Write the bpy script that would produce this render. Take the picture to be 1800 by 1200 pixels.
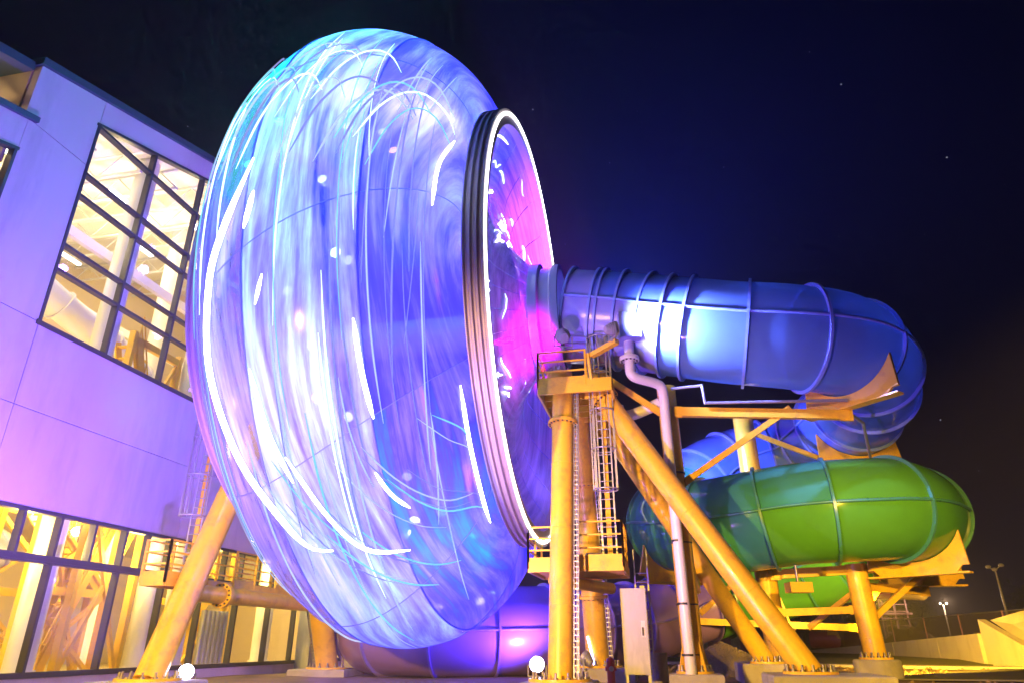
import bpy, math, random
from mathutils import Vector, Matrix
R = math.radians
random.seed(7)
S = bpy.context.scene
COL = S.collection
for o in list(bpy.data.objects): bpy.data.objects.remove(o)

# ------------------------------------------------------------------ camera, world, exposure
cam = bpy.data.cameras.new('camera'); cam.lens = 24.0; cam.sensor_width = 36.0; cam.clip_end = 2000; cam.clip_start = 0.05
camo = bpy.data.objects.new('camera', cam); COL.objects.link(camo)
camo.location = (0, 0, 1.3); camo.rotation_euler = (R(90 + 23.75), 0, 0)
S.camera = camo
S.view_settings.view_transform = 'Standard'; S.view_settings.look = 'None'
S.view_settings.exposure = 0.0; S.view_settings.gamma = 1.0; S.view_settings.use_curve_mapping = False
S.render.engine = 'CYCLES'
S.cycles.use_denoising = True
S.cycles.use_adaptive_sampling = True; S.cycles.adaptive_threshold = 0.04
S.cycles.max_bounces = 5; S.cycles.diffuse_bounces = 2; S.cycles.glossy_bounces = 2
S.cycles.transmission_bounces = 4; S.cycles.transparent_max_bounces = 10; S.cycles.volume_bounces = 0
S.cycles.sample_clamp_indirect = 6.0
S.cycles.caustics_reflective = False; S.cycles.caustics_refractive = False

def build_world():
    w = bpy.data.worlds.new('World'); S.world = w; w.use_nodes = True
    nt = w.node_tree; n = nt.nodes; l = nt.links
    n.clear()
    out = n.new('ShaderNodeOutputWorld'); bg = n.new('ShaderNodeBackground')
    tc = n.new('ShaderNodeTexCoord'); sep = n.new('ShaderNodeSeparateXYZ')
    l.new(tc.outputs['Generated'], sep.inputs[0])
    rp = n.new('ShaderNodeValToRGB'); e = rp.color_ramp.elements     # town glow low down, black-blue overhead
    e[0].position = 0.0; e[0].color = (0.0085, 0.0052, 0.0105, 1)
    e[1].position = 0.75; e[1].color = (0.0004, 0.0003, 0.0022, 1)
    m = e.new(0.22); m.color = (0.0010, 0.0007, 0.0045, 1)
    l.new(sep.outputs['Z'], rp.inputs[0])
    vo = n.new('ShaderNodeTexVoronoi'); vo.inputs['Scale'].default_value = 34.0
    l.new(tc.outputs['Generated'], vo.inputs['Vector'])
    lt = n.new('ShaderNodeMapRange'); lt.inputs[1].default_value = 0.038; lt.inputs[2].default_value = 0.018
    lt.inputs[3].default_value = 0; lt.inputs[4].default_value = 1
    l.new(vo.outputs['Distance'], lt.inputs[0])
    sc = n.new('ShaderNodeSeparateColor'); l.new(vo.outputs['Color'], sc.inputs[0])
    pw = n.new('ShaderNodeMath'); pw.operation = 'POWER'; pw.inputs[1].default_value = 3.2; l.new(sc.outputs[0], pw.inputs[0])
    mu = n.new('ShaderNodeMath'); mu.operation = 'MULTIPLY'; l.new(lt.outputs[0], mu.inputs[0]); l.new(pw.outputs[0], mu.inputs[1])
    ad = n.new('ShaderNodeMixRGB'); ad.blend_type = 'ADD'; ad.inputs[0].default_value = 1
    st = n.new('ShaderNodeMixRGB'); st.blend_type = 'MULTIPLY'; st.inputs[0].default_value = 1
    st.inputs[1].default_value = (0.55, 0.55, 0.7, 1); l.new(mu.outputs[0], st.inputs[2])
    l.new(rp.outputs[0], ad.inputs[1]); l.new(st.outputs[0], ad.inputs[2])
    l.new(ad.outputs[0], bg.inputs['Color']); bg.inputs['Strength'].default_value = 1.0
    l.new(bg.outputs[0], out.inputs['Surface'])
build_world()

# ------------------------------------------------------------------ frame of the place: s along the wheel axle, t along the hall wall
OX, OY = 2.1, 24.1
AX = Vector((.978, -.2086, 0)).normalized(); WX = Vector((.2086, .978, 0)).normalized()
def G(s, t, z): return Vector((OX, OY, 0)) + AX * s + WX * t + Vector((0, 0, z))
ZC = 12.6                                  # height of the axle

# ------------------------------------------------------------------ lights (floods, interior, and added spots without fixtures)
def lamp(kind, loc, energy, color, target=None, size=0.2, spot=None, blend=0.6):
    d = bpy.data.lights.new('light', kind); d.energy = energy; d.color = color
    if kind in ('POINT', 'SPOT'): d.shadow_soft_size = size
    if kind == 'AREA': d.size = size
    if kind == 'SPOT': d.spot_size = R(spot); d.spot_blend = blend
    if kind == 'SUN': d.angle = R(size)
    o = bpy.data.objects.new('light', d); COL.objects.link(o); o.location = loc
    if target is not None:
        o.rotation_euler = (Vector(target) - Vector(loc)).to_track_quat('-Z', 'Y').to_euler()
    return o
VIOLET = (0.24, 0.08, 1.0); BLUE = (0.06, 0.09, 1.0); ICE = (0.22, 0.40, 1.0); MAG = (1.0, 0.0, 0.62); WARM = (1.0, 0.72, 0.30); SODIUM = (1.0, 0.54, 0.06)

# added warm spots without fixtures: two out of frame, two hidden behind the short column
lamp('SPOT', (-9, 2.5, 4.6), 40000, SODIUM, (1, 27, -3.0), 0.3, 80, 0.8)
lamp('SPOT', (14.3, 28.6, 3.0), 60000, (1.0, 0.52, 0.03), (24.3, 44, -1.2), 0.2, 46, 0.35)
lamp('SPOT', (13.6, 29.0, 2.7), 2600, SODIUM, (11.8, 35.5, 4.2), 0.15, 120, 0.8)
lamp('SPOT', (8, 1, 6.0), 46000, SODIUM, (13.5, 27, 2.6), 0.3, 32, 0.9)
# floods on the upper service platform; magenta and blue spots added behind the tube
lamp('SPOT', G(1.8, 4.2, 13.4), 13000, MAG, G(-2.4, 4.8, 16.4), 0.12, 112, 0.8)  # unseen, set behind the tube to colour the dish magenta
lamp('SPOT', (3.75, 20.75, 11.15), 3000, (0.33, 0.36, 1.0), (6.2, 22.2, 12.2), 0.12, 95, 0.9)
lamp('SPOT', (3.75, 20.75, 11.15), 16000, (0.22, 0.24, 1.0), (13.0, 23, 10.6), 0.15, 90, 0.9)
lamp('SPOT', G(1.6, 4.4, 13.2), 44000, (0.025, 0.05, 1.0), G(3.2, 5.5, 22), 0.15, 150, 0.9)  # added, hidden behind the tube to make the haze glow blue
lamp('SPOT', G(-.35, -1.95, 11.0), 1500, MAG, G(-2.2, -.5, 12), 0.1, 150, 0.9)
# added violet spot without a fixture, washing the columns and the hub from below
lamp('SPOT', (-3.5, 12.5, 0.4), 11000, (0.42, 0.16, 1.0), (4.0, 22.5, 8.5), 0.2, 75, 0.9)
# ground floods: unseen wall wash apart from any fixture, and under the wheel
lamp('SPOT', G(-8.6, -11.0, 0.8), 19000, VIOLET, G(-15.6, -6.0, 12.0), 0.2, 100, 0.9)
lamp('SPOT', (0.9, 28.2, 0.55), 6000, VIOLET, (-2, 29.5, 6.0), 0.2, 150, 0.9)
lamp('POINT', G(-9.5, 5.0, 1.0), 1200, MAG, None, 0.15)
# added spot inside the coil, without a fixture, brightening the back run
lamp('SPOT', (7.6, 27.6, 8.8), 2600, (0.2, 0.25, 1.0), (12.0, 32, 9.0), 0.2, 140, 0.9)

# ------------------------------------------------------------------ materials
MATS = {}
def nodes(m):
    m.use_nodes = True; nt = m.node_tree; return nt, nt.nodes, nt.links
def pbr(name, col, rough=0.5, metal=0.0, var=0.12, scale=3.0, bump=0.0, bscale=40.0, coat=0.0, dirt=None, dirts=1.2, stretch=(1, 1, 1)):
    m = bpy.data.materials.new(name); nt, n, l = nodes(m)
    b = n['Principled BSDF']; b.inputs['Roughness'].default_value = rough; b.inputs['Metallic'].default_value = metal
    b.inputs['Coat Weight'].default_value = coat
    tc = n.new('ShaderNodeTexCoord'); mp = n.new('ShaderNodeMapping'); mp.inputs['Scale'].default_value = stretch
    l.new(tc.outputs['Object'], mp.inputs[0])
    no = n.new('ShaderNodeTexNoise'); no.inputs['Scale'].default_value = scale; no.inputs['Detail'].default_value = 6
    l.new(mp.outputs[0], no.inputs['Vector'])
    mx = n.new('ShaderNodeMixRGB'); mx.inputs[1].default_value = (*[c * (1 - var) for c in col], 1); mx.inputs[2].default_value = (*[min(1, c * (1 + var)) for c in col], 1)
    l.new(no.outputs[0], mx.inputs[0]); last = mx.outputs[0]
    if dirt:
        n2 = n.new('ShaderNodeTexNoise'); n2.inputs['Scale'].default_value = dirts; n2.inputs['Detail'].default_value = 8; n2.inputs['Roughness'].default_value = 0.7
        l.new(mp.outputs[0], n2.inputs['Vector'])
        rp = n.new('ShaderNodeValToRGB'); rp.color_ramp.elements[0].position = 0.5; rp.color_ramp.elements[1].position = 0.72
        l.new(n2.outputs[0], rp.inputs[0])
        m2 = n.new('ShaderNodeMixRGB'); m2.inputs[2].default_value = (*dirt, 1); l.new(rp.outputs[0], m2.inputs[0]); l.new(last, m2.inputs[1]); last = m2.outputs[0]
    l.new(last, b.inputs['Base Color'])
    rr = n.new('ShaderNodeMapRange'); rr.inputs[3].default_value = max(0.02, rough - 0.1); rr.inputs[4].default_value = min(1, rough + 0.12)
    l.new(no.outputs[0], rr.inputs[0]); l.new(rr.outputs[0], b.inputs['Roughness'])
    if bump:
        n3 = n.new('ShaderNodeTexNoise'); n3.inputs['Scale'].default_value = bscale; n3.inputs['Detail'].default_value = 5
        l.new(tc.outputs['Object'], n3.inputs['Vector'])
        bp = n.new('ShaderNodeBump'); bp.inputs['Strength'].default_value = bump; bp.inputs['Distance'].default_value = 0.02
        l.new(n3.outputs[0], bp.inputs['Height']); l.new(bp.outputs[0], b.inputs['Normal'])
    MATS[name] = m
    return m
def emit(name, col, strength):
    m = bpy.data.materials.new(name); nt, n, l = nodes(m); n.clear()
    o = n.new('ShaderNodeOutputMaterial'); e = n.new('ShaderNodeEmission'); e.inputs[0].default_value = (*col, 1); e.inputs[1].default_value = strength
    l.new(e.outputs[0], o.inputs[0]); MATS[name] = m; return m
def gelcoat(name, col, trans=0.3, clear=0.0, rough=0.08, streak=False, tcol=None, spread=0.25):
    """glossy fibreglass skin that lets light through: gloss + translucent + some clear see-through"""
    m = bpy.data.materials.new(name); nt, n, l = nodes(m)
    b = n['Principled BSDF']; out = n['Material Output']
    b.inputs['Base Color'].default_value = (*col, 1); b.inputs['Roughness'].default_value = rough
    tr = n.new('ShaderNodeBsdfTranslucent'); tr.inputs[0].default_value = (*(tcol or col), 1)
    m1 = n.new('ShaderNodeMixShader'); m1.inputs[0].default_value = trans
    l.new(b.outputs[0], m1.inputs[1]); l.new(tr.outputs[0], m1.inputs[2])
    last = m1.outputs[0]
    tc = n.new('ShaderNodeTexCoord')
    no = n.new('ShaderNodeTexNoise'); no.inputs['Detail'].default_value = 5; no.inputs['Roughness'].default_value = 0.65
    if streak:
        mp = n.new('ShaderNodeMapping'); mp.inputs['Scale'].default_value = (1.6, 26.0, 1)
        l.new(tc.outputs['UV'], mp.inputs[0]); l.new(mp.outputs[0], no.inputs['Vector']); no.inputs['Scale'].default_value = 1.0
        mx = n.new('ShaderNodeMixRGB'); c = tcol or col
        mx.inputs[1].default_value = (*[x * (1 - spread * 2) for x in c], 1); mx.inputs[2].default_value = (*[min(1, x * (1 + spread)) for x in c], 1)
        rp = n.new('ShaderNodeMapRange'); rp.inputs[1].default_value = 0.3; rp.inputs[2].default_value = 0.7; l.new(no.outputs[0], rp.inputs[0])
        l.new(rp.outputs[0], mx.inputs[0]); l.new(mx.outputs[0], tr.inputs[0]); l.new(mx.outputs[0], b.inputs['Base Color'])
    else:
        no.inputs['Scale'].default_value = 0.9; l.new(tc.outputs['Object'], no.inputs['Vector'])
        mx = n.new('ShaderNodeMixRGB'); mx.inputs[1].default_value = (*[x * 0.78 for x in col], 1); mx.inputs[2].default_value = (*[min(1, x * 1.2) for x in col], 1)
        l.new(no.outputs[0], mx.inputs[0]); l.new(mx.outputs[0], b.inputs['Base Color'])
    if clear > 0:
        tp = n.new('ShaderNodeBsdfTransparent'); mxc = max(max(col), .01); tp.inputs[0].default_value = (*[0.35 + 0.6 * c / mxc for c in col], 1)
        m2 = n.new('ShaderNodeMixShader')
        if streak:
            r2 = n.new('ShaderNodeMapRange'); r2.inputs[1].default_value = 0.3; r2.inputs[2].default_value = 0.7
            r2.inputs[3].default_value = min(1, clear * 1.7); r2.inputs[4].default_value = clear * 0.35
            l.new(no.outputs[0], r2.inputs[0]); l.new(r2.outputs[0], m2.inputs[0])
        else:
            m2.inputs[0].default_value = clear
        l.new(last, m2.inputs[1]); l.new(tp.outputs[0], m2.inputs[2]); last = m2.outputs[0]
    l.new(last, out.inputs['Surface'])
    MATS[name] = m; return m
def glass(name, tint=(0.9, 0.93, 1.0), gloss=0.10):
    m = bpy.data.materials.new(name); nt, n, l = nodes(m); n.clear()
    o = n.new('ShaderNodeOutputMaterial'); t = n.new('ShaderNodeBsdfTransparent'); t.inputs[0].default_value = (*tint, 1)
    g = n.new('ShaderNodeBsdfGlossy'); g.inputs['Roughness'].default_value = 0.03
    f = n.new('ShaderNodeFresnel'); f.inputs[0].default_value = 1.5
    mx = n.new('ShaderNodeMixShader'); ge = n.new('ShaderNodeNewGeometry'); iv = n.new('ShaderNodeMath'); iv.operation = 'SUBTRACT'; iv.inputs[0].default_value = 1; l.new(ge.outputs['Backfacing'], iv.inputs[1])
    mm = n.new('ShaderNodeMath'); mm.operation = 'MULTIPLY'; l.new(f.outputs[0], mm.inputs[0]); l.new(iv.outputs[0], mm.inputs[1]); l.new(mm.outputs[0], mx.inputs[0]); l.new(t.outputs[0], mx.inputs[1]); l.new(g.outputs[0], mx.inputs[2])
    l.new(mx.outputs[0], o.inputs[0]); MATS[name] = m; return m

pbr('yellow_paint', (0.88, 0.56, 0.03), 0.34, 0, 0.08, 2.0, 0.08, 45, 0.2, (0.62, 0.34, 0.05), 2.3)
pbr('stucco', (0.60, 0.50, 0.60), 0.85, 0, 0.08, 1.3, 0.3, 60, 0, (0.47, 0.39, 0.48), 0.8, stretch=(1, 1, .22))
pbr('beige_panel', (0.55, 0.43, 0.30), 0.7)
pbr('dark_frame', (0.035, 0.035, 0.045), 0.4)
pbr('coping', (0.06, 0.09, 0.13), 0.45, 0.3)
pbr('cream', (0.70, 0.56, 0.34), 0.8, 0, 0.05)
pbr('white_paint', (0.80, 0.78, 0.74), 0.5, 0, 0.05)
pbr('deck_steel', (0.75, 0.72, 0.66), 0.5)
pbr('inner_yellow', (0.80, 0.50, 0.02), 0.4)
pbr('galvanised', (0.45, 0.46, 0.48), 0.42, 0.6, 0.2, 6)
pbr('pvc_pipe', (0.72, 0.72, 0.70), 0.35, 0, 0.06)
pbr('concrete', (0.42, 0.40, 0.39), 0.85, 0, 0.14, 2.5, 0.35, 30, 0, (0.28, 0.26, 0.25), 1.3)
pbr('cast_concrete', (0.50, 0.47, 0.42), 0.85, 0, 0.10, 2.0, 0.2, 30, 0, (0.38, 0.34, 0.28), 0.8, stretch=(1, 1, .25))
pbr('dirt', (0.20, 0.135, 0.08), 0.95, 0, 0.45, 1.1, 0.9, 9, 0, (0.10, 0.07, 0.05), 0.5)
pbr('grass_green', (0.12, 0.13, 0.035), 0.95, 0, 0.4, 5, 0.9, 25, 0, (0.13, 0.10, 0.04), 0.5)
pbr('gravel', (0.24, 0.19, 0.15), 0.95, 0, 0.5, 12, 1.0, 22)
pbr('asphalt', (0.13, 0.125, 0.12), 0.85, 0, 0.15, 2, 0.3, 60)
pbr('ring_tan', (0.36, 0.32, 0.33), 0.45, 0.1, 0.08, 3)
pbr('grey_metal', (0.36, 0.37, 0.40), 0.45, 0.3, 0.15, 4, 0, 40, 0, (0.5, 0.5, 0.52), 2.0, (1, 1, .3))
pbr('dark_metal', (0.05, 0.05, 0.055), 0.45, 0.5)
pbr('steel_bolt', (0.30, 0.29, 0.30), 0.4, 0.7)
pbr('red_paint', (0.45, 0.03, 0.03), 0.4)
pbr('mauve_steel', (0.33, 0.16, 0.22), 0.5)
pbr('rust_rock', (0.28, 0.16, 0.11), 0.9, 0, 0.3, 1.5, 0.8, 6)
pbr('bark', (0.05, 0.04, 0.03), 0.9)
pbr('leaf', (0.035, 0.05, 0.025), 0.8, 0, 0.4, 1)
pbr('purple_gel', (0.24, 0.15, 0.62), 0.22, 0, 0.08, 0.8, 0, 40, 0.35)
pbr('blue_gel', (0.10, 0.22, 0.75), 0.2, 0, 0.10, 0.8, 0, 40, 0.35, (0.16, 0.28, 0.72), 0.9)
pbr('hub_gel', (0.30, 0.33, 0.72), 0.22, 0, 0.05, 0.8, 0, 40, 0.4)
pbr('flange_blue', (0.22, 0.34, 0.80), 0.35, 0, 0.2, 5)
pbr('flange_purple', (0.20, 0.15, 0.66), 0.3)
pbr('flange_green', (0.05, 0.24, 0.16), 0.3)
gelcoat('clear_blue', (0.22, 0.44, 0.78), 0.34, 0.26, 0.09)
gelcoat('green_gel', (0.10, 0.40, 0.03), 0.32, 0.0, 0.11, tcol=(0.18, 0.5, 0.03))
gelcoat('teal_gel', (0.06, 0.34, 0.19), 0.25, 0.06, 0.10, tcol=(0.07, 0.40, 0.24))
pbr('far_red', (0.30, 0.05, 0.08), 0.3)
pbr('far_yellow', (0.55, 0.38, 0.04), 0.3)
# wheel skins: light streaks and coloured glow put into the gel coat colour
def light_streaked(name, stops, trans, clear, rough=0.16, sc=(2.2, 30.0, 1)):
    m = gelcoat(name, (0.5, 0.5, 0.95), trans, clear, rough, True)
    nt, n, l = nodes(m)
    mp = [x for x in n if x.type == 'MAPPING'][0]; mp.inputs['Scale'].default_value = sc
    rp = n.new('ShaderNodeValToRGB'); e = rp.color_ramp.elements
    e[0].position, e[0].color = stops[0][0], (*stops[0][1], 1); e[1].position, e[1].color = stops[-1][0], (*stops[-1][1], 1)
    for p, c in stops[1:-1]: x = e.new(p); x.color = (*c, 1)
    no = [x for x in n if x.type == 'TEX_NOISE'][0]; n2 = n.new('ShaderNodeTexNoise'); n2.inputs['Scale'].default_value = 0.35; n2.inputs['Detail'].default_value = 3
    mp2 = n.new('ShaderNodeMapping'); mp2.inputs['Scale'].default_value = (1.6, 7.0, 1); tc = [x for x in n if x.type == 'TEX_COORD'][0]
    l.new(tc.outputs['UV'], mp2.inputs[0]); l.new(mp2.outputs[0], n2.inputs['Vector'])
    av = n.new('ShaderNodeMixRGB'); av.inputs[0].default_value = 0.55; l.new(no.outputs[0], av.inputs[1]); l.new(n2.outputs[0], av.inputs[2])
    l.new(av.outputs[0], rp.inputs[0])
    tr = [x for x in n if x.type == 'BSDF_TRANSLUCENT'][0]; l.new(rp.outputs[0], tr.inputs[0]); l.new(rp.outputs[0], n['Principled BSDF'].inputs['Base Color'])
DV, VI, PA, IC = (0.10, 0.08, 0.85), (0.32, 0.25, 1.0), (0.52, 0.56, 1.0), (0.52, 0.85, 1.0)
light_streaked('shell_main', [(.38, (0.07, 0.08, 0.8)), (.45, VI), (.51, (0.46, 0.52, 1.0)), (.56, (0.62, 0.88, 1.0)), (.64, (0.88, 0.97, 1.0))], .72, .35, sc=(2.6, 22.0, 1))
light_streaked('shell_deep', [(.36, (0.07, 0.04, 0.6)), (.48, DV), (.56, VI), (.68, PA)], .66, .20)
light_streaked('shell_green', [(.36, (0.05, 0.10, 0.65)), (.45, (0.10, 0.20, 0.9)), (.50, (0.02, 0.65, 0.45)), (.55, (0.02, 0.70, 0.22)), (.63, PA)], .62, .26, sc=(2.6, 16.0, 1))
light_streaked('shell_pink', [(.36, (0.02, 0.35, 0.75)), (.46, DV), (.54, VI), (.63, (0.85, 0.2, 0.85))], .62, .22)
light_streaked('shell_clear', [(.36, VI), (.5, (0.45, 0.4, 1.0)), (.64, PA)], .40, .70, sc=(2.6, 22.0, 1))
gelcoat('dish_skin', (0.55, 0.24, 0.80), 0.22, 0.22, 0.10, True, (0.5, 0.4, 1.0))
gelcoat('rib_skin', (0.34, 0.36, 0.95), 0.6, 0.35, 0.15)
gelcoat('rib_acrylic', (0.75, 0.85, 1.0), 0.55, 0.15, 0.1)
emit('led_white', (0.78, 0.84, 1.0), 9.0)
emit('led_thin', (0.55, 0.75, 1.0), 2.6)
emit('led_green', (0.02, 0.75, 0.38), 0.55)
emit('led_dim', (0.5, 0.62, 1.0), 1.2)
emit('led_faint', (0.42, 0.45, 1.0), 0.75)
emit('led_cyan', (0.25, 0.75, 1.0), 1.1)
emit('led_warmwhite', (1.0, 0.93, 0.95), 8.0)
emit('flood_lens', (0.78, 0.72, 1.0), 22.0)
emit('tube_lamp', (1.0, 0.90, 0.65), 10.0)
emit('strip_violet', (0.5, 0.42, 1.0), 10.0)
glass('window_glass')
M = MATS

# ------------------------------------------------------------------ mesh builder
class MB:
    def __init__(s): s.v = []; s.f = []; s.sm = []; s.uv = None
    def add(s, vs, fs, smooth=False):
        b = len(s.v); s.v += [tuple(x) for x in vs]; s.f += [tuple(i + b for i in f) for f in fs]; s.sm += [smooth] * len(fs); return s
    def hexa(s, p):   # 8 points: bottom 4 ccw, top 4
        return s.add(p, [(3, 2, 1, 0), (4, 5, 6, 7), (0, 1, 5, 4), (1, 2, 6, 5), (2, 3, 7, 6), (3, 0, 4, 7)])
    def gbox(s, s0, s1, t0, t1, z0, z1):
        return s.hexa([G(s0, t0, z0), G(s1, t0, z0), G(s1, t1, z0), G(s0, t1, z0), G(s0, t0, z1), G(s1, t0, z1), G(s1, t1, z1), G(s0, t1, z1)])
    def box(s, x0, x1, y0, y1, z0, z1):
        V = Vector
        return s.hexa([V((x0, y0, z0)), V((x1, y0, z0)), V((x1, y1, z0)), V((x0, y1, z0)), V((x0, y0, z1)), V((x1, y0, z1)), V((x1, y1, z1)), V((x0, y1, z1))])
    def beam(s, a, b, w, h, up=Vector((0, 0, 1))):
        a = Vector(a); b = Vector(b); d = (b - a).normalized(); side = d.cross(up)
        if side.length < 1e-4: side = d.cross(Vector((1, 0, 0)))
        side.normalize(); u = side.cross(d).normalized(); x = side * w / 2; y = u * h / 2
        return s.hexa([a - x - y, a + x - y, b + x - y, b - x - y, a - x + y, a + x + y, b + x + y, b - x + y])
    def prism(s, poly, ext):
        n = len(poly); ext = Vector(ext); P = [Vector(p) for p in poly]
        return s.add(P + [p + ext for p in P], [tuple(range(n))[::-1], tuple(range(n, 2 * n))] + [(i, (i + 1) % n, n + (i + 1) % n, n + i) for i in range(n)])
    def cyl(s, a, b, r0, r1=None, n=20, caps=True):
        r1 = r0 if r1 is None else r1; a = Vector(a); b = Vector(b); d = (b - a).normalized()
        x = d.orthogonal().normalized(); y = d.cross(x)
        c = [(math.cos(2 * math.pi * i / n), math.sin(2 * math.pi * i / n)) for i in range(n)]
        A = [a + (x * p + y * q) * r0 for p, q in c]; B = [b + (x * p + y * q) * r1 for p, q in c]
        s.add(A + B, [(i, (i + 1) % n, n + (i + 1) % n, n + i) for i in range(n)], True)
        if caps:
            s.add(A, [tuple(range(n))[::-1]]); s.add(B, [tuple(range(n))])
        return s
    def tube(s, path, r, n=10, caps=True, a0=0.0, a1=2 * math.pi, frame=None):
        P = [Vector(p) for p in path]; k = len(P); vs = []; closed = abs(a1 - a0 - 2 * math.pi) < 1e-6; m = n if closed else n + 1
        rr = r if isinstance(r, (list, tuple)) else [r] * k
        ref = None
        for i in range(k):
            d = (P[min(i + 1, k - 1)] - P[max(i - 1, 0)]).normalized()
            if frame: x, y = frame[i]
            else:
                if ref is None: ref = d.orthogonal().normalized()
                x = (ref - d * ref.dot(d)).normalized(); ref = x; y = d.cross(x)
            for j in range(m):
                an = a0 + (a1 - a0) * j / n
                vs.append(P[i] + (x * math.cos(an) + y * math.sin(an)) * rr[i])
        fs = []
        for i in range(k - 1):
            for j in range(m if closed else n):
                fs.append((i * m + j, i * m + (j + 1) % m, (i + 1) * m + (j + 1) % m, (i + 1) * m + j))
        s.add(vs, fs, True)
        if caps and closed:
            s.add(vs[:m], [tuple(range(m))[::-1]]); s.add(vs[-m:], [tuple(range(m))])
        return s
    def ring(s, c, axis, prof, n=48, up=None, a0=0, a1=2 * math.pi, smooth=True):
        """lathe a closed profile [(along axis, radius)] about axis through c"""
        c = Vector(c); ax = Vector(axis).normalized(); x = (up if up else ax.orthogonal()).normalized(); y = ax.cross(x).normalized()
        k = len(prof); closed = abs(a1 - a0 - 2 * math.pi) < 1e-6; m = n if closed else n + 1; vs = []; fs = []
        for i in range(m):
            an = a0 + (a1 - a0) * i / n; d = x * math.cos(an) + y * math.sin(an)
            for (h, r) in prof: vs.append(c + ax * h + d * r)
        for e in range(k):      # each strip its own vertices so that edges stay crisp
            e2 = (e + 1) % k; b = []
            for i in range(m): b += [vs[i * k + e], vs[i * k + e2]]
            fs = [(2 * i, 2 * i + 1, 2 * ((i + 1) % m) + 1, 2 * ((i + 1) % m)) for i in range(m if closed else m - 1)]
            s.add(b, fs, smooth)
        return s
    def sphere(s, c, r, n=12, m=8, sq=(1, 1, 1)):
        c = Vector(c); vs = []; fs = []
        for i in range(m + 1):
            a = math.pi * i / m
            for j in range(n):
                b = 2 * math.pi * j / n; vs.append(c + Vector((r * sq[0] * math.sin(a) * math.cos(b), r * sq[1] * math.sin(a) * math.sin(b), r * sq[2] * math.cos(a))))
        for i in range(m):
            for j in range(n): fs.append((i * n + j, (i + 1) * n + j, (i + 1) * n + (j + 1) % n, i * n + (j + 1) % n))
        return s.add(vs, fs, True)
    def mesh(s, name):
        me = bpy.data.meshes.new(name); me.from_pydata(s.v, [], s.f); me.polygons.foreach_set('use_smooth', s.sm)
        if s.uv:
            uvl = me.uv_layers.new(name='UVMap'); li = [0] * len(me.loops); me.loops.foreach_get('vertex_index', li)
            flat = []
            for i in li: flat += s.uv[i]
            uvl.data.foreach_set('uv', flat)
        me.update(); return me
def wloc(o):
    v = Vector(o.location)
    return v
def link(o, parent=None):
    COL.objects.link(o)
    if parent is not None:
        o.parent = parent
        if parent.type == 'EMPTY': o.matrix_parent_inverse = Matrix.Translation(-Vector(parent.location))
        elif parent.location.length > 0: o.matrix_parent_inverse = Matrix.Translation(-Vector(parent.location))
    return o
def obj(name, mb, mat, parent=None, label=None, cat=None, group=None, kind=None):
    me = mb.mesh(name) if isinstance(mb, MB) else mb
    o = bpy.data.objects.new(name, me)
    if not me.materials: me.materials.append(M[mat] if isinstance(mat, str) else mat)
    link(o, parent)
    for k, v in (('label', label), ('category', cat), ('group', group), ('kind', kind)):
        if v: o[k] = v
    return o
def inst(name, me, loc, parent, rot=None):
    o = bpy.data.objects.new(name, me); o.location = loc
    if rot: o.rotation_euler = rot
    return link(o, parent)
def thing(name, label, cat, loc, group=None):
    o = bpy.data.objects.new(name, None); o.location = loc; o.empty_display_size = 0.3; COL.objects.link(o)
    o['label'] = label; o['category'] = cat
    if group: o['group'] = group
    return o
def struct(name, mb, mat): return obj(name, mb, mat, kind='structure')
def spline(pts, step):
    P = [Vector(p) for p in pts]; out = []
    for i in range(len(P) - 1):
        p0 = P[max(i - 1, 0)]; p1 = P[i]; p2 = P[i + 1]; p3 = P[min(i + 2, len(P) - 1)]
        for k in range(24):
            t = k / 24; out.append(0.5 * ((2 * p1) + (p2 - p0) * t + (2 * p0 - 5 * p1 + 4 * p2 - p3) * t * t + (3 * p1 - p0 - 3 * p2 + p3) * t ** 3))
    out.append(P[-1])
    res = [out[0]]; acc = 0; prev = out[0]
    for q in out[1:]:
        d = (q - prev).length
        while acc + d >= step:
            f = (step - acc) / d; prev = prev + (q - prev) * f; res.append(prev.copy()); d = (q - prev).length; acc = 0
        acc += d; prev = q
    return res

# ================================================================== SETTING: ground, path, grass
def grid_ground():
    mb = MB(); xs = [-200, -60, -20] + list(range(-14, 44, 2)) + [60, 200]; ys = [-60, -10, 6] + list(range(12, 64, 2)) + [80, 120, 500]
    vs = []
    for y in ys:
        for x in xs:
            near = -14 <= x <= 42 and 14 < y < 62
            vs.append((x, y, (random.uniform(-.05, .05) if near else 0)))
    n = len(xs)
    mb.add(vs, [(j * n + i, j * n + i + 1, (j + 1) * n + i + 1, (j + 1) * n + i) for j in range(len(ys) - 1) for i in range(n - 1)], True)
    return mb
struct('ground', grid_ground(), 'dirt')
mb = MB(); mb.prism([(6, 50.2, .0), (23.2, 39.0, .0), (30, 36.2, .0), (31, 37.6, .0), (24.4, 40.6, .0), (7, 52.2, .0)], (0, 0, .16)); struct('path', mb, 'concrete')
mb = MB(); mb.hexa([Vector(p) for p in ((7, 52.3, -.2), (25, 40.8, -.2), (31.5, 44, -.2), (33, 84, -.2), (7, 52.3, .1), (25, 40.8, .12), (31.5, 44, .42), (33, 84, .3))])
struct('grass_bank', mb, 'grass_green')
mb = MB(); mb.hexa([Vector(p) for p in ((-40, 53, -.2), (6.9, 52.4, -.2), (33, 84, -.2), (-40, 120, -.2), (-40, 53, .06), (6.9, 52.4, .08), (33, 84, .28), (-40, 120, .2))])
struct('lawn', mb, 'grass_green')
mb = MB(); mb.prism([(12.5, 27.5, .06), (19, 26, .06), (30, 33, .06), (24.4, 37.5, .06)], (0, 0, .05)); struct('pavement', mb, 'asphalt')
mb = MB()                                   # stones and clods on the bare earth
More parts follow.
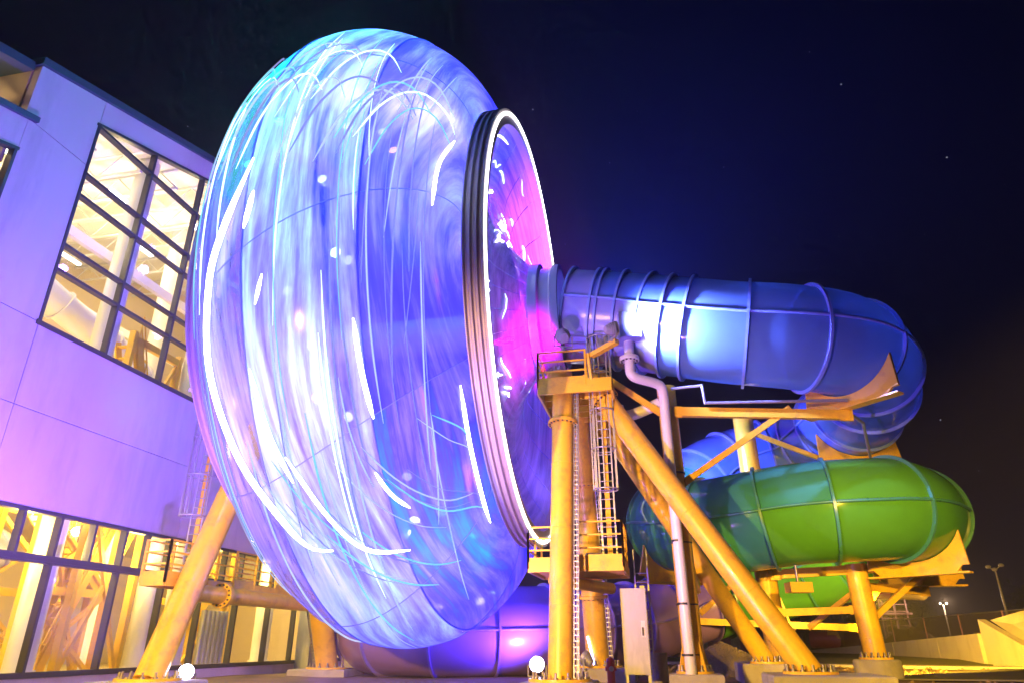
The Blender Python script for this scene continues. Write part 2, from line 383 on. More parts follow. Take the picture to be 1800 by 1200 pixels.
for i in range(900):
    x = random.uniform(1, 26); y = random.uniform(25, 46); r = random.uniform(.03, .13)
    c = Vector((x, y, r * .3)); q = [c + Vector((r * random.uniform(.6, 1.2) * a, r * random.uniform(.6, 1.2) * b, r * d)) for a, b, d in ((1, 0, 0), (0, 1, 0), (-1, 0, 0), (0, -1, 0), (0, 0, .8))]
    mb.add(q, [(0, 1, 4), (1, 2, 4), (2, 3, 4), (3, 0, 4)])
obj('rubble', mb, 'dirt', kind='stuff', label='loose clods and stones on the bare earth')

# ================================================================== HALL BUILDING
SW = -15.2
def roof(t): return 18.23 + .306 * (t + 11.02)
hall = thing('hall_building', 'tall violet-lit hall with glazed front and slanting roof edge behind the wheel', 'building', G(-20, 0, 0))
def panel(poly, s0=SW - .3, s1=SW, mat='stucco', name='wall_panel', par=hall):
    mb = MB(); P = [G(s0, t, z) for t, z in poly]; mb.prism(P, AX * (s1 - s0)); return obj(name, mb, mat, par)
g = .012
def rect(t0, t1, z0, z1, **k): return panel([(t0 + g, z0 + g), (t1 - g, z0 + g), (t1 - g, z1 - g), (t0 + g, z1 - g)], **k)
def trap(t0, t1, z0, z1a, z1b, **k): return panel([(t0 + g, z0 + g), (t1 - g, z0 + g), (t1 - g, z1b - g), (t0 + g, z1a - g)], **k)
TB = [-26, -17.4, -8.5, -.3, 8, 15, 22]
for a, b in zip(TB, TB[1:]):
    rect(a, b, -.2, .45); rect(a, b, 4.96, 7.68); rect(a, b, 7.68, 10.3)
rect(18.2, 22, .45, 4.96)
def wtop(t): return 17.93 + .327 * (t + 8.54)
def ltop(t): return 15.05 + .327 * (t + 10.87)
# band of the upper window
rect(-10.87, -8.5, 10.3, 16.2)
trap(-11.02, -8.5, 16.2, roof(-11.02), roof(-8.5))
trap(-8.5, -.3, wtop(-8.5), roof(-8.5), roof(-.3)) if False else panel([(-8.5 + g, wtop(-8.5)), (-.3, wtop(-.3)), (-.3, roof(-.3)), (-8.5 + g, roof(-8.5))])
trap(-.3, 8, 10.3, roof(-.3), roof(8)); trap(8, 15, 10.3, roof(8), roof(15)); trap(15, 22, 10.3, roof(15), roof(22))
panel([(-17.4, ltop(-17.4)), (-10.87, ltop(-10.87)), (-10.87, 16.2), (-17.4, 14.4)])
rect(-26, -17.4, 10.3, 13.2)
# set-back clerestory in the notch at the corner of the roof
panel([(-22, 12.0), (-11.0, 12.0), (-11.0, roof(-11.02) - .25), (-22, roof(-22) - .25)], SW - 2.4, SW - 2.2, 'beige_panel')
panel([(-11.05, 14.5), (-10.95, 14.5), (-10.95, roof(-11) - .02), (-11.05, roof(-11) - .02)], SW - 2.3, SW - .31, 'beige_panel')
panel([(-22, roof(-22) - .2), (-11.06, roof(-11.06) - .2), (-11.06, roof(-11.06) + .12), (-22, roof(-22) + .12)], SW - 2.6, SW - .2, 'coping', 'eave_trim')
panel([(-22, 13.1), (-10.6, 16.22), (-10.6, 16.42), (-22, 13.3)], SW - .45, SW + .12, 'coping', 'coping')
mb = MB(); mb.cyl(G(SW - 2.18, -12.1, 16.6), G(SW - 2.05, -12.1, 16.6), .17); obj('wall_light', mb, 'tube_lamp', hall)
lamp('POINT', G(SW - 1.6, -12.4, 16.3), 80, WARM, None, .1)
panel([(-11.1, roof(-11.1)), (22, roof(22)), (22, roof(22) + .28), (-11.1, roof(-11.1) + .28)], SW - .5, SW + .12, 'coping', 'coping')
mb = MB(); mb.prism([G(SW - .5, -26, roof(-26) + .02), G(SW - .5, 22, roof(22) + .02), G(SW - .5, 22, roof(22) + .25), G(SW - .5, -26, roof(-26) + .25)], AX * -17); obj('roof', mb, 'coping', hall)
# interior shell
SI = -33
mb = MB(); mb.gbox(SI - .3, SI, -26, 22, -.2, 27); obj('back_wall', mb, 'cream', hall)
mb = MB(); mb.gbox(SI, SW - .31, -26.3, -26, -.2, 14); obj('end_wall', mb, 'cream', hall)
mb = MB(); mb.gbox(SI, SW - .31, 21.6, 21.9, -.2, 27.5); obj('end_wall', mb, 'cream', hall)
mb = MB(); mb.gbox(SI, SW - .31, -26, 21.6, -.2, .1); obj('inner_floor', mb, 'cream', hall)
mb = MB(); k = 80; vs = []                                  # ribbed steel deck under the roof
for i in range(k * 2 + 1):
    t = -25.8 + 47.2 * i / (k * 2); z = roof(t) - .30 - (.2 if i % 2 else 0)
    vs += [G(SI, t, z), G(SW - (.6 if t > -10.9 else 2.7), t, z)]
mb.add(vs, [(2 * i, 2 * i + 1, 2 * i + 3, 2 * i + 2) for i in range(k * 2)]); obj('roof_deck', mb, 'deck_steel', hall)
for i, t in enumerate((-16.5, -14, -11.8, -9.6, -7.6, -5.4, -3.4, -1.4, .8, 3.5, 8, 13)):                # bar joists
    mb = MB(); zt = roof(t) - .5; zb = zt - 1.0; s0, s1 = SI + .1, SW - .9
    for z in (zt, zb): mb.beam(G(s0, t, z), G(s1, t, z), .11, .11)
    n = 16
    for j in range(n):
        a = s0 + (s1 - s0) * j / n; b = s0 + (s1 - s0) * (j + 1) / n
        mb.cyl(G(a, t, zt if j % 2 else zb), G(b, t, zb if j % 2 else zt), .035, n=6, caps=False)
    obj('roof_joist', mb, 'white_paint', hall)
for s, z in ((-19, 12.2), (-24, 12.2)):
    mb = MB(); mb.beam(G(s, -25, roof(-12) - 1.7), G(s, 20, roof(-12) - 1.7), .25, .4); obj('roof_beam', mb, 'white_paint', hall)
for i, (s, t, r) in enumerate(((-16.9, -4.3, .42), (-16.9, .8, .42), (-17.1, 3.0, .5), (-17.2, -9.2, .4), (-17.2, 10, .42), (-22, -4, .4), (-22, 4, .4))):
    mb = MB(); mb.cyl(G(s, t, .1), G(s, t, roof(t) - .5), r, n=24); mb.cyl(G(s, t, .1), G(s, t, .5), r + .08, n=24); obj('inner_column', mb, 'white_paint', hall)
# fluorescent fittings
for s in (-18.5, -22.5, -27):
    for t in (-14, -8.2, -3.2, 1.8, 7, 13):
        z = roof(t) - 2.0; mb = MB(); mb.gbox(s - .1, s + .1, t - 1.1, t + 1.1, z, z + .12); f = obj('ceiling_lamp', mb, 'tube_lamp', hall)
        if s > -27: lamp('POINT', G(s, t, z - .5), 620, (1.0, 0.74, 0.32), None, .4)
for t in (-12, -7, -2, 3, 8, 14):
    lamp('POINT', G(-19.0, t, 5.6), 1900, (1.0, 0.68, 0.15), None, .4)
    lamp('POINT', G(-16.6, t + 1.2, 4.3), 480, (1.0, 0.68, 0.14), None, .3)  # added warm fill behind the glazing, no fitting
    mb = MB(); mb.gbox(-19.1, -18.9, t - .7, t + .7, 6.0, 6.1); obj('ceiling_lamp', mb, 'tube_lamp', hall)
mb = MB(); mb.gbox(SI, -24.0, -26, 21.6, 6.6, 6.9); obj('gallery_floor', mb, 'cream', hall)
# windows: frame bars and one pane for each light
def window(vbars, hbars, z0, topf, w=.095, split=None, name='window'):
    """vbars: t of the uprights; hbars: z of the rails; topf(t): height of the head"""
    t0, t1 = vbars[0], vbars[-1]; mb = MB(); s0, s1 = SW - .20, SW + .05
    def bar(poly): mb.prism([G(s0, t, z) for t, z in poly], AX * (s1 - s0))
    for i, t in enumerate(vbars):
        bar([(t - w / 2, z0), (t + w / 2, z0), (t + w / 2, topf(t + w / 2)), (t - w / 2, topf(t - w / 2))])
    s1 -= .006; s0 += .006
    bar([(t0 - w, z0 - w), (t1 + w, z0 - w), (t1 + w, z0 + w * .6), (t0 - w, z0 + w * .6)])
    bar([(t0 - w, topf(t0) - w * .6), (t1 + w, topf(t1) - w * .6), (t1 + w, topf(t1) + w * .5), (t0 - w, topf(t0) + w * .5)])
    for z in hbars: bar([(t0, z - w / 2), (t1, z - w / 2), (t1, z + w / 2), (t0, z + w / 2)])
    win = obj(name, mb, 'dark_frame', hall)
    for a, b in zip(vbars, vbars[1:]):
        zz = [z0] + list(hbars)
        for i, z in enumerate(zz):
            zt = zz[i + 1] if i + 1 < len(zz) else None
            pm = MB(); P = [(a, z), (b, z)] + ([(b, zt), (a, zt)] if zt else [(b, topf(b)), (a, topf(a))])
            if not zt and topf(a) < z + .05: P = [(a, z), (b, z), (b, topf(b))]
            pm.prism([G(SW - .10, t, q) for t, q in P], AX * .012); obj('pane', pm, 'window_glass', win)
    return win
window([-8.5, -5.78, -3.0, -.3], [12.2, 13.1, 15.05, 15.9, 17.9], 10.3, wtop)
window([-17.4, -14, -10.93], [12.2, 13.1], 10.3, ltop)
low = [-13.9, -11.2, -8.5, -5.78, -2.97, -.6, 1.75, 4.3, 7.0, 9.45, 11.9, 14.4, 16.5, 18.2]
window(low, [], .45, lambda t: 3.51)
up = []
for a, b in zip(low, low[1:]): up += [a, (a + b) / 2]
window(up + [18.2], [], 3.63, lambda t: 4.9)
mb = MB(); mb.gbox(SW - .32, SW + .06, -14, 18.3, 3.512, 3.558); obj('transom', mb, 'dark_frame', hall)
# downpipe casing and annex at the end of the low glazing
mb = MB(); mb.gbox(SW + .02, SW + .75, 9.9, 10.7, 0, 3.25); obj('corner_post', mb, 'grey_metal', label='tall grey steel box post standing against the hall glazing', cat='post')

# things inside the hall ------------------------------------------------
def stair(t0, t1, s0, s1, name, label, h=14, storey=3.2):
    e = thing(name, label, 'stairs', G((s0 + s1) / 2, (t0 + t1) / 2, .1))
    for s in (s0, s1):
        for t in (t0, t1):
            mb = MB(); mb.beam(G(s, t, .1), G(s, t, h), .24, .24); obj('post', mb, 'inner_yellow', e)
    z = .1; k = 0
    while z + storey <= h:
        for s in (s0, s1):
            mb = MB(); mb.beam(G(s, t0, z), G(s, t1, z + storey), .14, .14); obj('brace', mb, 'inner_yellow', e)
            mb = MB(); mb.beam(G(s + .03, t1, z + .05), G(s + .03, t0, z + storey), .14, .14); obj('brace', mb, 'inner_yellow', e)
            mb = MB(); mb.beam(G(s, t0, z + storey), G(s, t1, z + storey), .2, .28); obj('girt', mb, 'inner_yellow', e)
        a, b = (t0 + .2, t1 - .2) if k % 2 == 0 else (t1 - .2, t0 + .2); sm = (s0 + s1) / 2 + (.5 if k % 2 else -.5)
        mb = MB(); mb.beam(G(sm - .5, a, z), G(sm - .5, b, z + storey), .08, .3); mb.beam(G(sm + .5, a, z), G(sm + .5, b, z + storey), .08, .3)
        for j in range(14):
            f = (j + .5) / 14; mb.gbox(sm - .48, sm + .48, a + (b - a) * f - .12, a + (b - a) * f + .12, z + storey * f, z + storey * f + .04)
        obj('flight', mb, 'inner_yellow', e)
        mb = MB()
        for dz in (.55, 1.05): mb.cyl(G(sm + .5, a, z + dz), G(sm + .5, b, z + storey + dz), .03, n=6)
        for j in range(8):
            f = j / 7; mb.cyl(G(sm + .5, a + (b - a) * f, z + storey * f), G(sm + .5, a + (b - a) * f, z + storey * f + 1.05), .025, n=6)
        obj('handrail', mb, 'inner_yellow', e)
        z += storey; k += 1
stair(-8.3, -5.2, -20.6, -18.2, 'stair_tower', 'yellow steel stair tower with crossed braces inside the hall, behind the leftmost low panes', 5.4, 2.6)
stair(-3.2, 0.6, -20.8, -18.6, 'stair_tower', 'yellow steel stair tower with crossed braces inside the hall, behind the leaning leg', 6.5, 2.9)
stair(3.8, 7.0, -19.4, -17.4, 'stair_tower', 'yellow steel stair tower inside the hall, behind the low panes near the grey post', 6.5, 2.9)
stair(-2.6, .2, -19.0, -17.2, 'stair_landing', 'yellow stair landing seen through the lower corner of the big upper window', 12.8, 6.2)
def inner_tube(pts, r, label, mat='white_paint'):
    P = spline(pts, .5); mb = MB(); mb.tube(P, r, 22); e = thing('indoor_slide', label, 'water slide', (P[0].x, P[0].y, P[0].z - r)); obj('tube', mb, mat, e)
    for i in range(2, len(P) - 1, 5):
        mb = MB(); mb.ring(P[i], P[i + 1] - P[i - 1], [(-.04, r - .02), (.04, r - .02), (.04, r + .1), (-.04, r + .1)], 24); obj('joint_flange', mb, mat, e)
inner_tube([G(-21, -12, 16.2), G(-20.4, -8, 15.2), G(-19.6, -4.5, 13.6), G(-19.2, -1, 12.6), G(-20.5, 2.5, 11.8), G(-24, 3, 11.2)], .6, 'big white slide tube curving under the hall ceiling behind the upper window')
inner_tube([G(-23, -13, 2.2), G(-21.5, -9, 3.0), G(-21, -5, 3.8), G(-22, -2, 4.4), G(-25, -1, 4.8)], .95, 'pale slide tube low inside the hall behind the yellow stairs', 'grey_metal')
e = thing('pipe_bank', 'bank of upright silver pipes standing inside the hall near the low glazing', 'pipes', G(-18.6, 5.6, .1))
for j in range(6):
    mb = MB(); mb.cyl(G(-17.0, 4.75 + j * .32, .1), G(-17.0, 4.75 + j * .32, 2.6), .13, n=12); obj('pipe', mb, 'galvanised', e)

# ================================================================== THE SLIDE WHEEL
wheel = thing('slide_wheel', 'giant rotating slide wheel with glowing blue-white bulging shell and lit rims', 'water slide', G(-5.8, 0, 0))
SR, SL = -1.75, -10.0
def prof(q): return 8.05 + 3.45 * (math.sin(math.pi * min(1, max(0, q))) ** .5)
def sq(q): return SR - .15 + (SL + .25 - SR + .15) * q
def wp(q, ph, dr=0.0):                  # point on the shell
    r = prof(q) + dr; return G(sq(q), r * math.cos(ph), ZC + r * math.sin(ph))
TW = .35
def wpt(q, u, dr=0.0): return wp(q, u + TW * q, dr)
NP = 12; LN = [0.0, .24, .60, 1.0]
def skin(lane, k, phi):
    d = math.degrees(phi) % 360
    if lane == 2: return 'shell_green' if 50 < d < 168 else 'shell_clear'
    if lane == 1: return 'shell_main'
    if 212 < d < 296: return 'shell_pink'
    return 'shell_deep'
for k in range(NP):
    u0 = 2 * math.pi * k / NP; u1 = 2 * math.pi * (k + 1) / NP
    for li in range(3):
        q0, q1 = LN[li], LN[li + 1]; nq = 13; nu = 16; mb = MB(); vs = []; uv = []
        for i in range(nq + 1):
            for j in range(nu + 1):
                a = i / nq; b = j / nu; a = a ** 2.0 if li == 0 else 1 - (1 - a) ** 2.0 if li == 2 else a; q = q0 + (q1 - q0) * a; u = u0 + .0009 + (u1 - u0 - .0018) * b
                vs.append(wpt(q, u, .0)); f_ = u + TW * q; uv.append((f_, q + .045 * math.sin(3 * f_ + 1) + .02 * math.sin(7 * f_ + 9 * q)))
        mb.add(vs, [(i * (nu + 1) + j, i * (nu + 1) + j + 1, (i + 1) * (nu + 1) + j + 1, (i + 1) * (nu + 1) + j) for i in range(nq) for j in range(nu)], True)
        mb.uv = uv
        obj('shell_panel', mb, skin(li, k, (u0 + u1) / 2 + TW * (q0 + q1) / 2), wheel)
    mb = MB(); mb.tube([wpt(.5 - .5 * math.cos(math.pi * i / 48), u0, .012) for i in range(49)], .014, 6); obj('seam_rib', mb, 'rib_skin', wheel)
for q in LN[1:-1]:
    mb = MB(); mb.ring(G(sq(q), 0, ZC), AX, [(-.02, prof(q) - .02), (.02, prof(q) - .02), (.02, prof(q) + .03), (-.02, prof(q) + .03)], 120, WX); obj('hoop_flange', mb, 'rib_skin', wheel)
# grooved rims
def rim(s, R0, label, mirror=1):
    P = [(-.32, R0 - .55), (.32, R0 - .55), (.32, R0), (.26, R0), (.22, R0 - .09), (.16, R0 - .09), (.12, R0), (.06, R0), (.02, R0 - .09), (-.04, R0 - .09), (-.08, R0), (-.14, R0), (-.18, R0 - .09), (-.24, R0 - .09), (-.28, R0), (-.32, R0)]
    mb = MB(); mb.ring(G(s, 0, ZC), AX, P, 160, WX); o = obj('rim_ring', mb, 'ring_tan', wheel, label)
    return o
rr = rim(-1.55, 8.25, 'grooved tan rim facing the spiral slide')
mb = MB(); mb.ring(G(-1.55, 0, ZC), AX, [(.325, 8.02), (.37, 8.02), (.37, 8.13), (.325, 8.13)], 160, WX); obj('led_streak', mb, 'led_warmwhite', rr)
rl = rim(-10.15, 8.35, 'grooved tan rim on the hall side')
# concave dish facing the spiral slide, gores and hub collar
ND = 24
DP = [(2.0, -1.05), (2.6, -1.6), (3.3, -2.1), (4.2, -2.45), (5.2, -2.55), (6.2, -2.35), (7.0, -2.0), (7.75, -1.5)]
def dish(r):
    for (r0, a), (r1, b) in zip(DP, DP[1:]):
        if r <= r1 + 1e-6: return a + (b - a) * (r - r0) / (r1 - r0)
    return DP[-1][1]
for k in range(ND):
    a0 = 2 * math.pi * k / ND; a1 = 2 * math.pi * (k + 1) / ND; mb = MB(); vs = []; uv = []
    for i in range(15):
        r = 2.0 + 5.75 * i / 14
        for j in range(5):
            a = a0 + .003 + (a1 - a0 - .006) * j / 4; vs.append(G(dish(r), r * math.cos(a), ZC + .3 * (1 - i / 14) + r * math.sin(a))); uv.append((a, r * .12))
    mb.add(vs, [(i * 5 + j, i * 5 + j + 1, (i + 1) * 5 + j + 1, (i + 1) * 5 + j) for i in range(14) for j in range(4)], True); mb.uv = uv
    obj('dish_panel', mb, 'dish_skin', wheel)
mb = MB(); mb.ring(G(-.95, 0, ZC + .3), AX, [(-.2, 1.9), (.9, 1.9), (.9, 2.12), (.65, 2.12), (.6, 2.0), (.2, 2.0), (.15, 2.2), (-.19, 2.2), (-.2, 2.0)], 48, WX); obj('hub_collar', mb, 'hub_gel', wheel)
mb = MB(); mb.cyl(G(-11.6, 0, ZC), G(-2.7, 0, ZC), .75, n=32); obj('axle', mb, 'white_paint', wheel)
for k in range(12):                                           # spokes of the hall-side rim
    a = 2 * math.pi * k / 12 + .1; mb = MB(); mb.beam(G(-10.1, .7 * math.cos(a), ZC + .7 * math.sin(a)), G(-10.1, 7.85 * math.cos(a), ZC + 7.85 * math.sin(a)), .16, .26, AX); obj('spoke', mb, 'ring_tan', wheel)
# LED light trails shaped as glowing strips along the shell: (q, first deg, last deg, thickness, standing proud, material)
def led(q, d0, d1, th=.06, dr=.16, mat='led_white', par=wheel):
    n = max(8, int(abs(d1 - d0) / 3)); path = [wp(q, R(d0 + (d1 - d0) * i / n), dr) for i in range(n + 1)]
    rr_ = [th * (.35 + .65 * min(1, 6 * min(i, n - i) / n)) for i in range(n + 1)]
    mb = MB(); mb.tube(path, rr_, 8); return obj('led_streak', mb, mat, par)
def led_path(keys, th=.06, dr=.17, mat='led_white', par=wheel):
    P = [wp(q, R(d), dr) for q, d in keys]; P = spline(P, .25); n = len(P) - 1
    mb = MB(); mb.tube(P, [th * (.3 + .7 * min(1, 7 * min(i, n - i) / max(n, 1))) for i in range(n + 1)], 8); return obj('led_streak', mb, mat, par)
led_path([(.575, 180), (.67, 189), (.735, 196), (.76, 207), (.69, 218), (.585, 226), (.51, 231), (.42, 232)], .075)
led_path([(.555, 185), (.59, 191)], .06); led_path([(.51, 196), (.54, 200)], .045)
led_path([(.575, 207), (.54, 215), (.49, 222)], .055); led_path([(.25, 202), (.24, 209), (.225, 216)], .06)
led_path([(.25, 222), (.22, 226), (.17, 230)], .045); led_path([(.50, 218), (.41, 227), (.33, 233), (.21, 236)], .05)
led_path([(.015, 166), (.04, 175), (.05, 184)], .05); led_path([(.012, 214), (.012, 225), (.012, 238), (.012, 246)], .055)
rl_ = random.Random(4)
LT = ['led_thin', 'led_dim', 'led_cyan', 'led_dim', 'led_faint', 'led_faint']
for k in range(46):                       # fine light trails shaped as strips round the drum, each drifting a little sideways
    q = rl_.uniform(.05, .9); d0 = rl_.uniform(140, 225); L = rl_.uniform(14, 58); dq = rl_.uniform(-.05, .05)
    led_path([(min(.97, max(.02, q + dq * (i / 5) ** 2)), d0 + L * i / 5) for i in range(6)], rl_.uniform(.010, .026), .06, LT[k % 6])
for k in range(22):                       # hooked light streaks shaped as strips fanning over the crown
    q0 = .90 - .033 * k + rl_.uniform(-.02, .02); p0 = 176 + rl_.uniform(-8, 6); w_ = rl_.uniform(.16, .30)
    led_path([(max(.015, q0 - w_ * f), p0 - 20 * math.sin(math.pi * .62 * f) + 7 * f * f) for f in (0, .2, .4, .6, .8, 1.0)], rl_.uniform(.012, .032), .07, ['led_dim', 'led_cyan', 'led_faint', 'led_thin'][k % 4])
for k in range(14):                       # hooked light streaks shaped as strips along the belly
    q0 = .62 - .04 * k + rl_.uniform(-.02, .02); p0 = 222 + rl_.uniform(-6, 8)
    led_path([(max(.015, q0 - .26 * f), p0 + 22 * f - 5 * f * f) for f in (0, .25, .5, .75, 1.0)], rl_.uniform(.010, .024), .07, ['led_dim', 'led_cyan', 'led_faint'][k % 3])
# glints on the dish shaped as short glowing dashes
for k in range(72):
    r0 = rl_.uniform(3.0, 7.2); a0 = R(rl_.uniform(105, 250)) if k % 4 else R(rl_.uniform(20, 105)); L = rl_.uniform(.25, 1.1) / r0
    pth = []
    for i in range(6):
        r_ = r0 + rl_.uniform(-.02, .02) + .12 * math.sin(i * .6 + k); a_ = a0 + L * i / 5; pth.append(G(dish(r_) + .07, r_ * math.cos(a_), ZC + .15 + r_ * math.sin(a_)))
    mb = MB(); t_ = rl_.uniform(.02, .05); mb.tube(pth, [t_ * .4, t_, t_, t_, t_, t_ * .4], 6); obj('led_streak', mb, 'led_white' if k % 3 == 0 else 'led_thin', wheel)
for r0, d0, d1 in ((7.3, 112, 150), (6.6, 196, 244), (7.0, 205, 236), (5.9, 150, 172)):
    pth = [G(dish(r0) + .07, r0 * math.cos(R(d0 + (d1 - d0) * i / 16)), ZC + .1 + r0 * math.sin(R(d0 + (d1 - d0) * i / 16))) for i in range(17)]
    mb = MB(); mb.tube(pth, [.035 * (.3 + .7 * min(1, 5 * min(i, 16 - i) / 16)) for i in range(17)], 6); obj('led_streak', mb, 'led_white', wheel)
# added lamps with invented housings inside the shell, to make it glow
LC = [(ICE, 1.3), (VIOLET, 1.0), ((.34, .40, 1), 1.4), (BLUE, 1.0), ((.28, .22, 1), 1.3), (ICE, 1.0), (VIOLET, 1.2)]
for k in range(14):
    a = 2 * math.pi * (k + .35) / 14; r = 9.0 + .5 * (k % 2); s = -5.2 - 1.1 * (k % 3 - 1)
    p = G(s, r * math.cos(a), ZC + r * math.sin(a)); c, f = LC[k % 7]
    ad = math.degrees(a); f *= 1.7 if 60 < ad < 175 else 1.25 if 175 <= ad < 290 else 1.0
    lamp('POINT', p, 300 * f, c, None, .25)
    mb = MB(); mb.cyl(G(s, (r - .55) * math.cos(a), ZC + (r - .55) * math.sin(a)), G(s, (r - .3) * math.cos(a), ZC + (r - .3) * math.sin(a)), .16, n=10); obj('added_lamp_housing', mb, 'grey_metal', wheel)
HOT = [(.26, 167, .9, 150, 0), (.15, 164, .8, 110, 0), (.44, 178, 1.1, 110, 0), (.37, 168, .8, 100, 0), (.34, 192, 1.2, 50, 0), (.47, 205, 1.2, 60, 0), (.37, 216, 1.0, 60, 0), (.23, 228, .9, 55, 0), (.07, 160, .7, 80, 0), (.40, 156, .9, 110, 0), (.56, 196, 1.3, 40, 0), (.30, 240, 1.0, 60, 0), (.76, 156, .9, 520, 1), (.64, 146, .9, 420, 1), (.82, 168, .8, 330, 1), (.70, 134, .9, 420, 1), (.50, 140, .8, 200, 1), (.10, 250, .8, 60, 2), (.16, 238, .8, 50, 2), (.06, 232, .7, 45, 3)]  # added lamps placed for the bright and coloured patches
HC = [(.55, .68, 1), (.02, 1, .55), (.02, .8, 1), (1, .1, .7)]
for q, d, dep, w_, c_ in HOT:
    lamp('POINT', wp(q, R(d), -dep), w_, HC[c_], None, .3)
    mb = MB(); mb.cyl(wp(q, R(d), -dep - .5), wp(q, R(d), -dep - .32), .14, n=10); obj('added_lamp_housing', mb, 'grey_metal', wheel)
for k in range(6):
    a = 2 * math.pi * (k + .2) / 6
    lamp('POINT', G(-8.2, 8.2 * math.cos(a), ZC + 8.2 * math.sin(a)), 120, VIOLET, None, .25)
    lamp('POINT', G(-3.2, 7.4 * math.cos(a), ZC + 7.4 * math.sin(a)), 420, (.34, .2, 1), None, .25)  # added violet points, raised to spill onto the columns

# ================================================================== STEEL SUPPORTS
BOLT = MB().cyl((0, 0, 0), (0, 0, .05), .075, n=6).cyl((0, 0, .05), (0, 0, .17), .035, n=6).mesh('bolt'); BOLT.materials.append(M['steel_bolt'])
RIVET = MB().cyl((0, 0, -.02), (0, 0, .03), .035, n=6).mesh('bolt'); RIVET.materials.append(M['dark_metal'])
def pole(name, label, a, b, r, cat='column', base=.95, joints=(), tray=None, group=None, foot=True, r1=None):
    a = Vector(a); b = Vector(b); e = thing(name, label, cat, a, group); d = (b - a).normalized()
    mb = MB(); mb.cyl(a, b, r, r1, n=32); obj('shaft', mb, 'yellow_paint', e)
    for f in (.22, .47, .70):
        c = a + (b - a) * f; q_ = r + ((r1 or r) - r) * f; mb = MB(); mb.ring(c, d, [(-.02, q_ - .01), (.02, q_ - .01), (.012, q_ + .012), (-.012, q_ + .012)], 32); obj('weld_seam', mb, 'yellow_paint', e)
    if foot:
        mb = MB(); mb.cyl(a + Vector((0, 0, .0)), a + Vector((0, 0, .07)), base * .95, n=32); obj('base_plate', mb, 'yellow_paint', e)
        for k in range(14):
            an = 2 * math.pi * k / 14; inst('bolt', BOLT, a + Vector((math.cos(an) * base * .8, math.sin(an) * base * .8, .07)), e)
    x = d.orthogonal().normalized(); y = d.cross(x)
    for f in joints:
        c = a + (b - a) * f; mb = MB(); mb.ring(c, d, [(-.05, r - .02), (.05, r - .02), (.05, r + .14), (-.05, r + .14)], 32); fl = obj('joint_flange', mb, 'yellow_paint', e)
        for k in range(18):
            an = 2 * math.pi * k / 18; inst('bolt', RIVET, c + (x * math.cos(an) + y * math.sin(an)) * (r + .075) + d * -.06, fl, d.to_track_quat('Z', 'Y').to_euler())
    if tray:
        off = Vector(tray); side = AX; mb = MB(); p0 = a + off; p1 = b + off
        mb.beam(p0 - side * .07, p1 - side * .07, .02, .10, WX); mb.beam(p0 + side * .07, p1 + side * .07, .02, .10, WX)
        n = int((b - a).length / .16)
        for k in range(n): q = p0 + (p1 - p0) * (k + .5) / n; mb.beam(q - side * .07, q + side * .07, .06, .03)
        mb.cyl(p0 + side * .02, p1 + side * .02, .03, n=6, caps=False)
        obj('cable_tray', mb, 'galvanised', e)
    return e
def footing(x, y, z0, z1, w, d, label, ang=0.0, round_=False):
    mb = MB()
    if round_:
        b = .06; mb.ring((x, y, 0), (0, 0, 1), [(z0, .01), (z0, w), (z1 - b, w), (z1, w - b), (z1, .01)], 40)
    else:
        c, s = math.cos(ang), math.sin(ang); b = .04
        def q(u, v, z): return Vector((x + u * c - v * s, y + u * s + v * c, z))
        L = [(w / 2, d / 2, z0), (w / 2, d / 2, z1 - b), (w / 2 - b, d / 2 - b, z1)]; vs = []
        for (hx, hy, z) in L: vs += [q(-hx, -hy, z), q(hx, -hy, z), q(hx, hy, z), q(-hx, hy, z)]
        fs = [(8, 9, 10, 11)]
        for k in (0, 4):
            for i in range(4): fs.append((k + i, k + (i + 1) % 4, k + 4 + (i + 1) % 4, k + 4 + i))
        mb.add(vs, fs)
    return obj('concrete_footing', mb, 'concrete', label=label, cat='footing', group='concrete footings under the steel')
WA = math.atan2(AX.y, AX.x)
pole('support_column', 'thick yellow upright column beside the lit rim, nearest of the pair', (1.36, 21.4, .3), (1.78, 22.45, 9.35), .36, joints=(.86,), tray=AX * .46)
pole('support_column', 'yellow column behind the caged ladder, farther of the pair', (3.15, 27.6, .46), (2.62, 25.9, 9.4), .42, joints=(.27, .72), tray=AX * .5)
pole('diagonal_brace', 'long yellow diagonal strut slanting down to the front concrete block', (8.05, 20.45, .52), (2.75, 23.2, 10.1), .37, 'strut', joints=(.9,), base=.75)
pole('diagonal_brace', 'thinner yellow diagonal strut behind the long one', (8.95, 26.4, .62), (2.9, 25.2, 10.0), .33, 'strut', base=.62)
pole('wheel_leg', 'slanting yellow leg rising behind the hall-side rim in front of the low windows', G(-11.7, -4.95, .3), G(-11.7, .05, 12.2), .42, 'leg')
pole('wheel_leg', 'farther yellow leg standing by the purple tube and the hall', G(-11.7, 6.4, .25), G(-11.7, .15, 12.0), .46, 'leg', tray=AX * -.55)
footing(1.36, 21.4, -.4, .3, 2.0, 2.0, 'low concrete block under the nearest upright column', WA)
footing(3.2, 27.5, -.4, .46, 2.6, 2.2, 'concrete block with cable under the farther column of the ladder pair', WA)
footing(8.3, 20.2, -.4, .52, 2.9, 2.6, 'front concrete block carrying the long diagonal strut', WA)
footing(9.5, 27.4, -.4, .62, 2.5, 3.6, 'concrete block shared by the thinner strut and the inner column', WA)
p = G(-11.7, -4.95, 0); footing(p.x, p.y, -.4, .3, 2.3, 2.3, 'concrete block under the slanting leg by the low windows', WA)
p = G(-11.7, 6.4, 0); footing(p.x, p.y, -.4, .25, 2.6, 2.2, 'concrete block under the farther leg by the purple tube', WA)
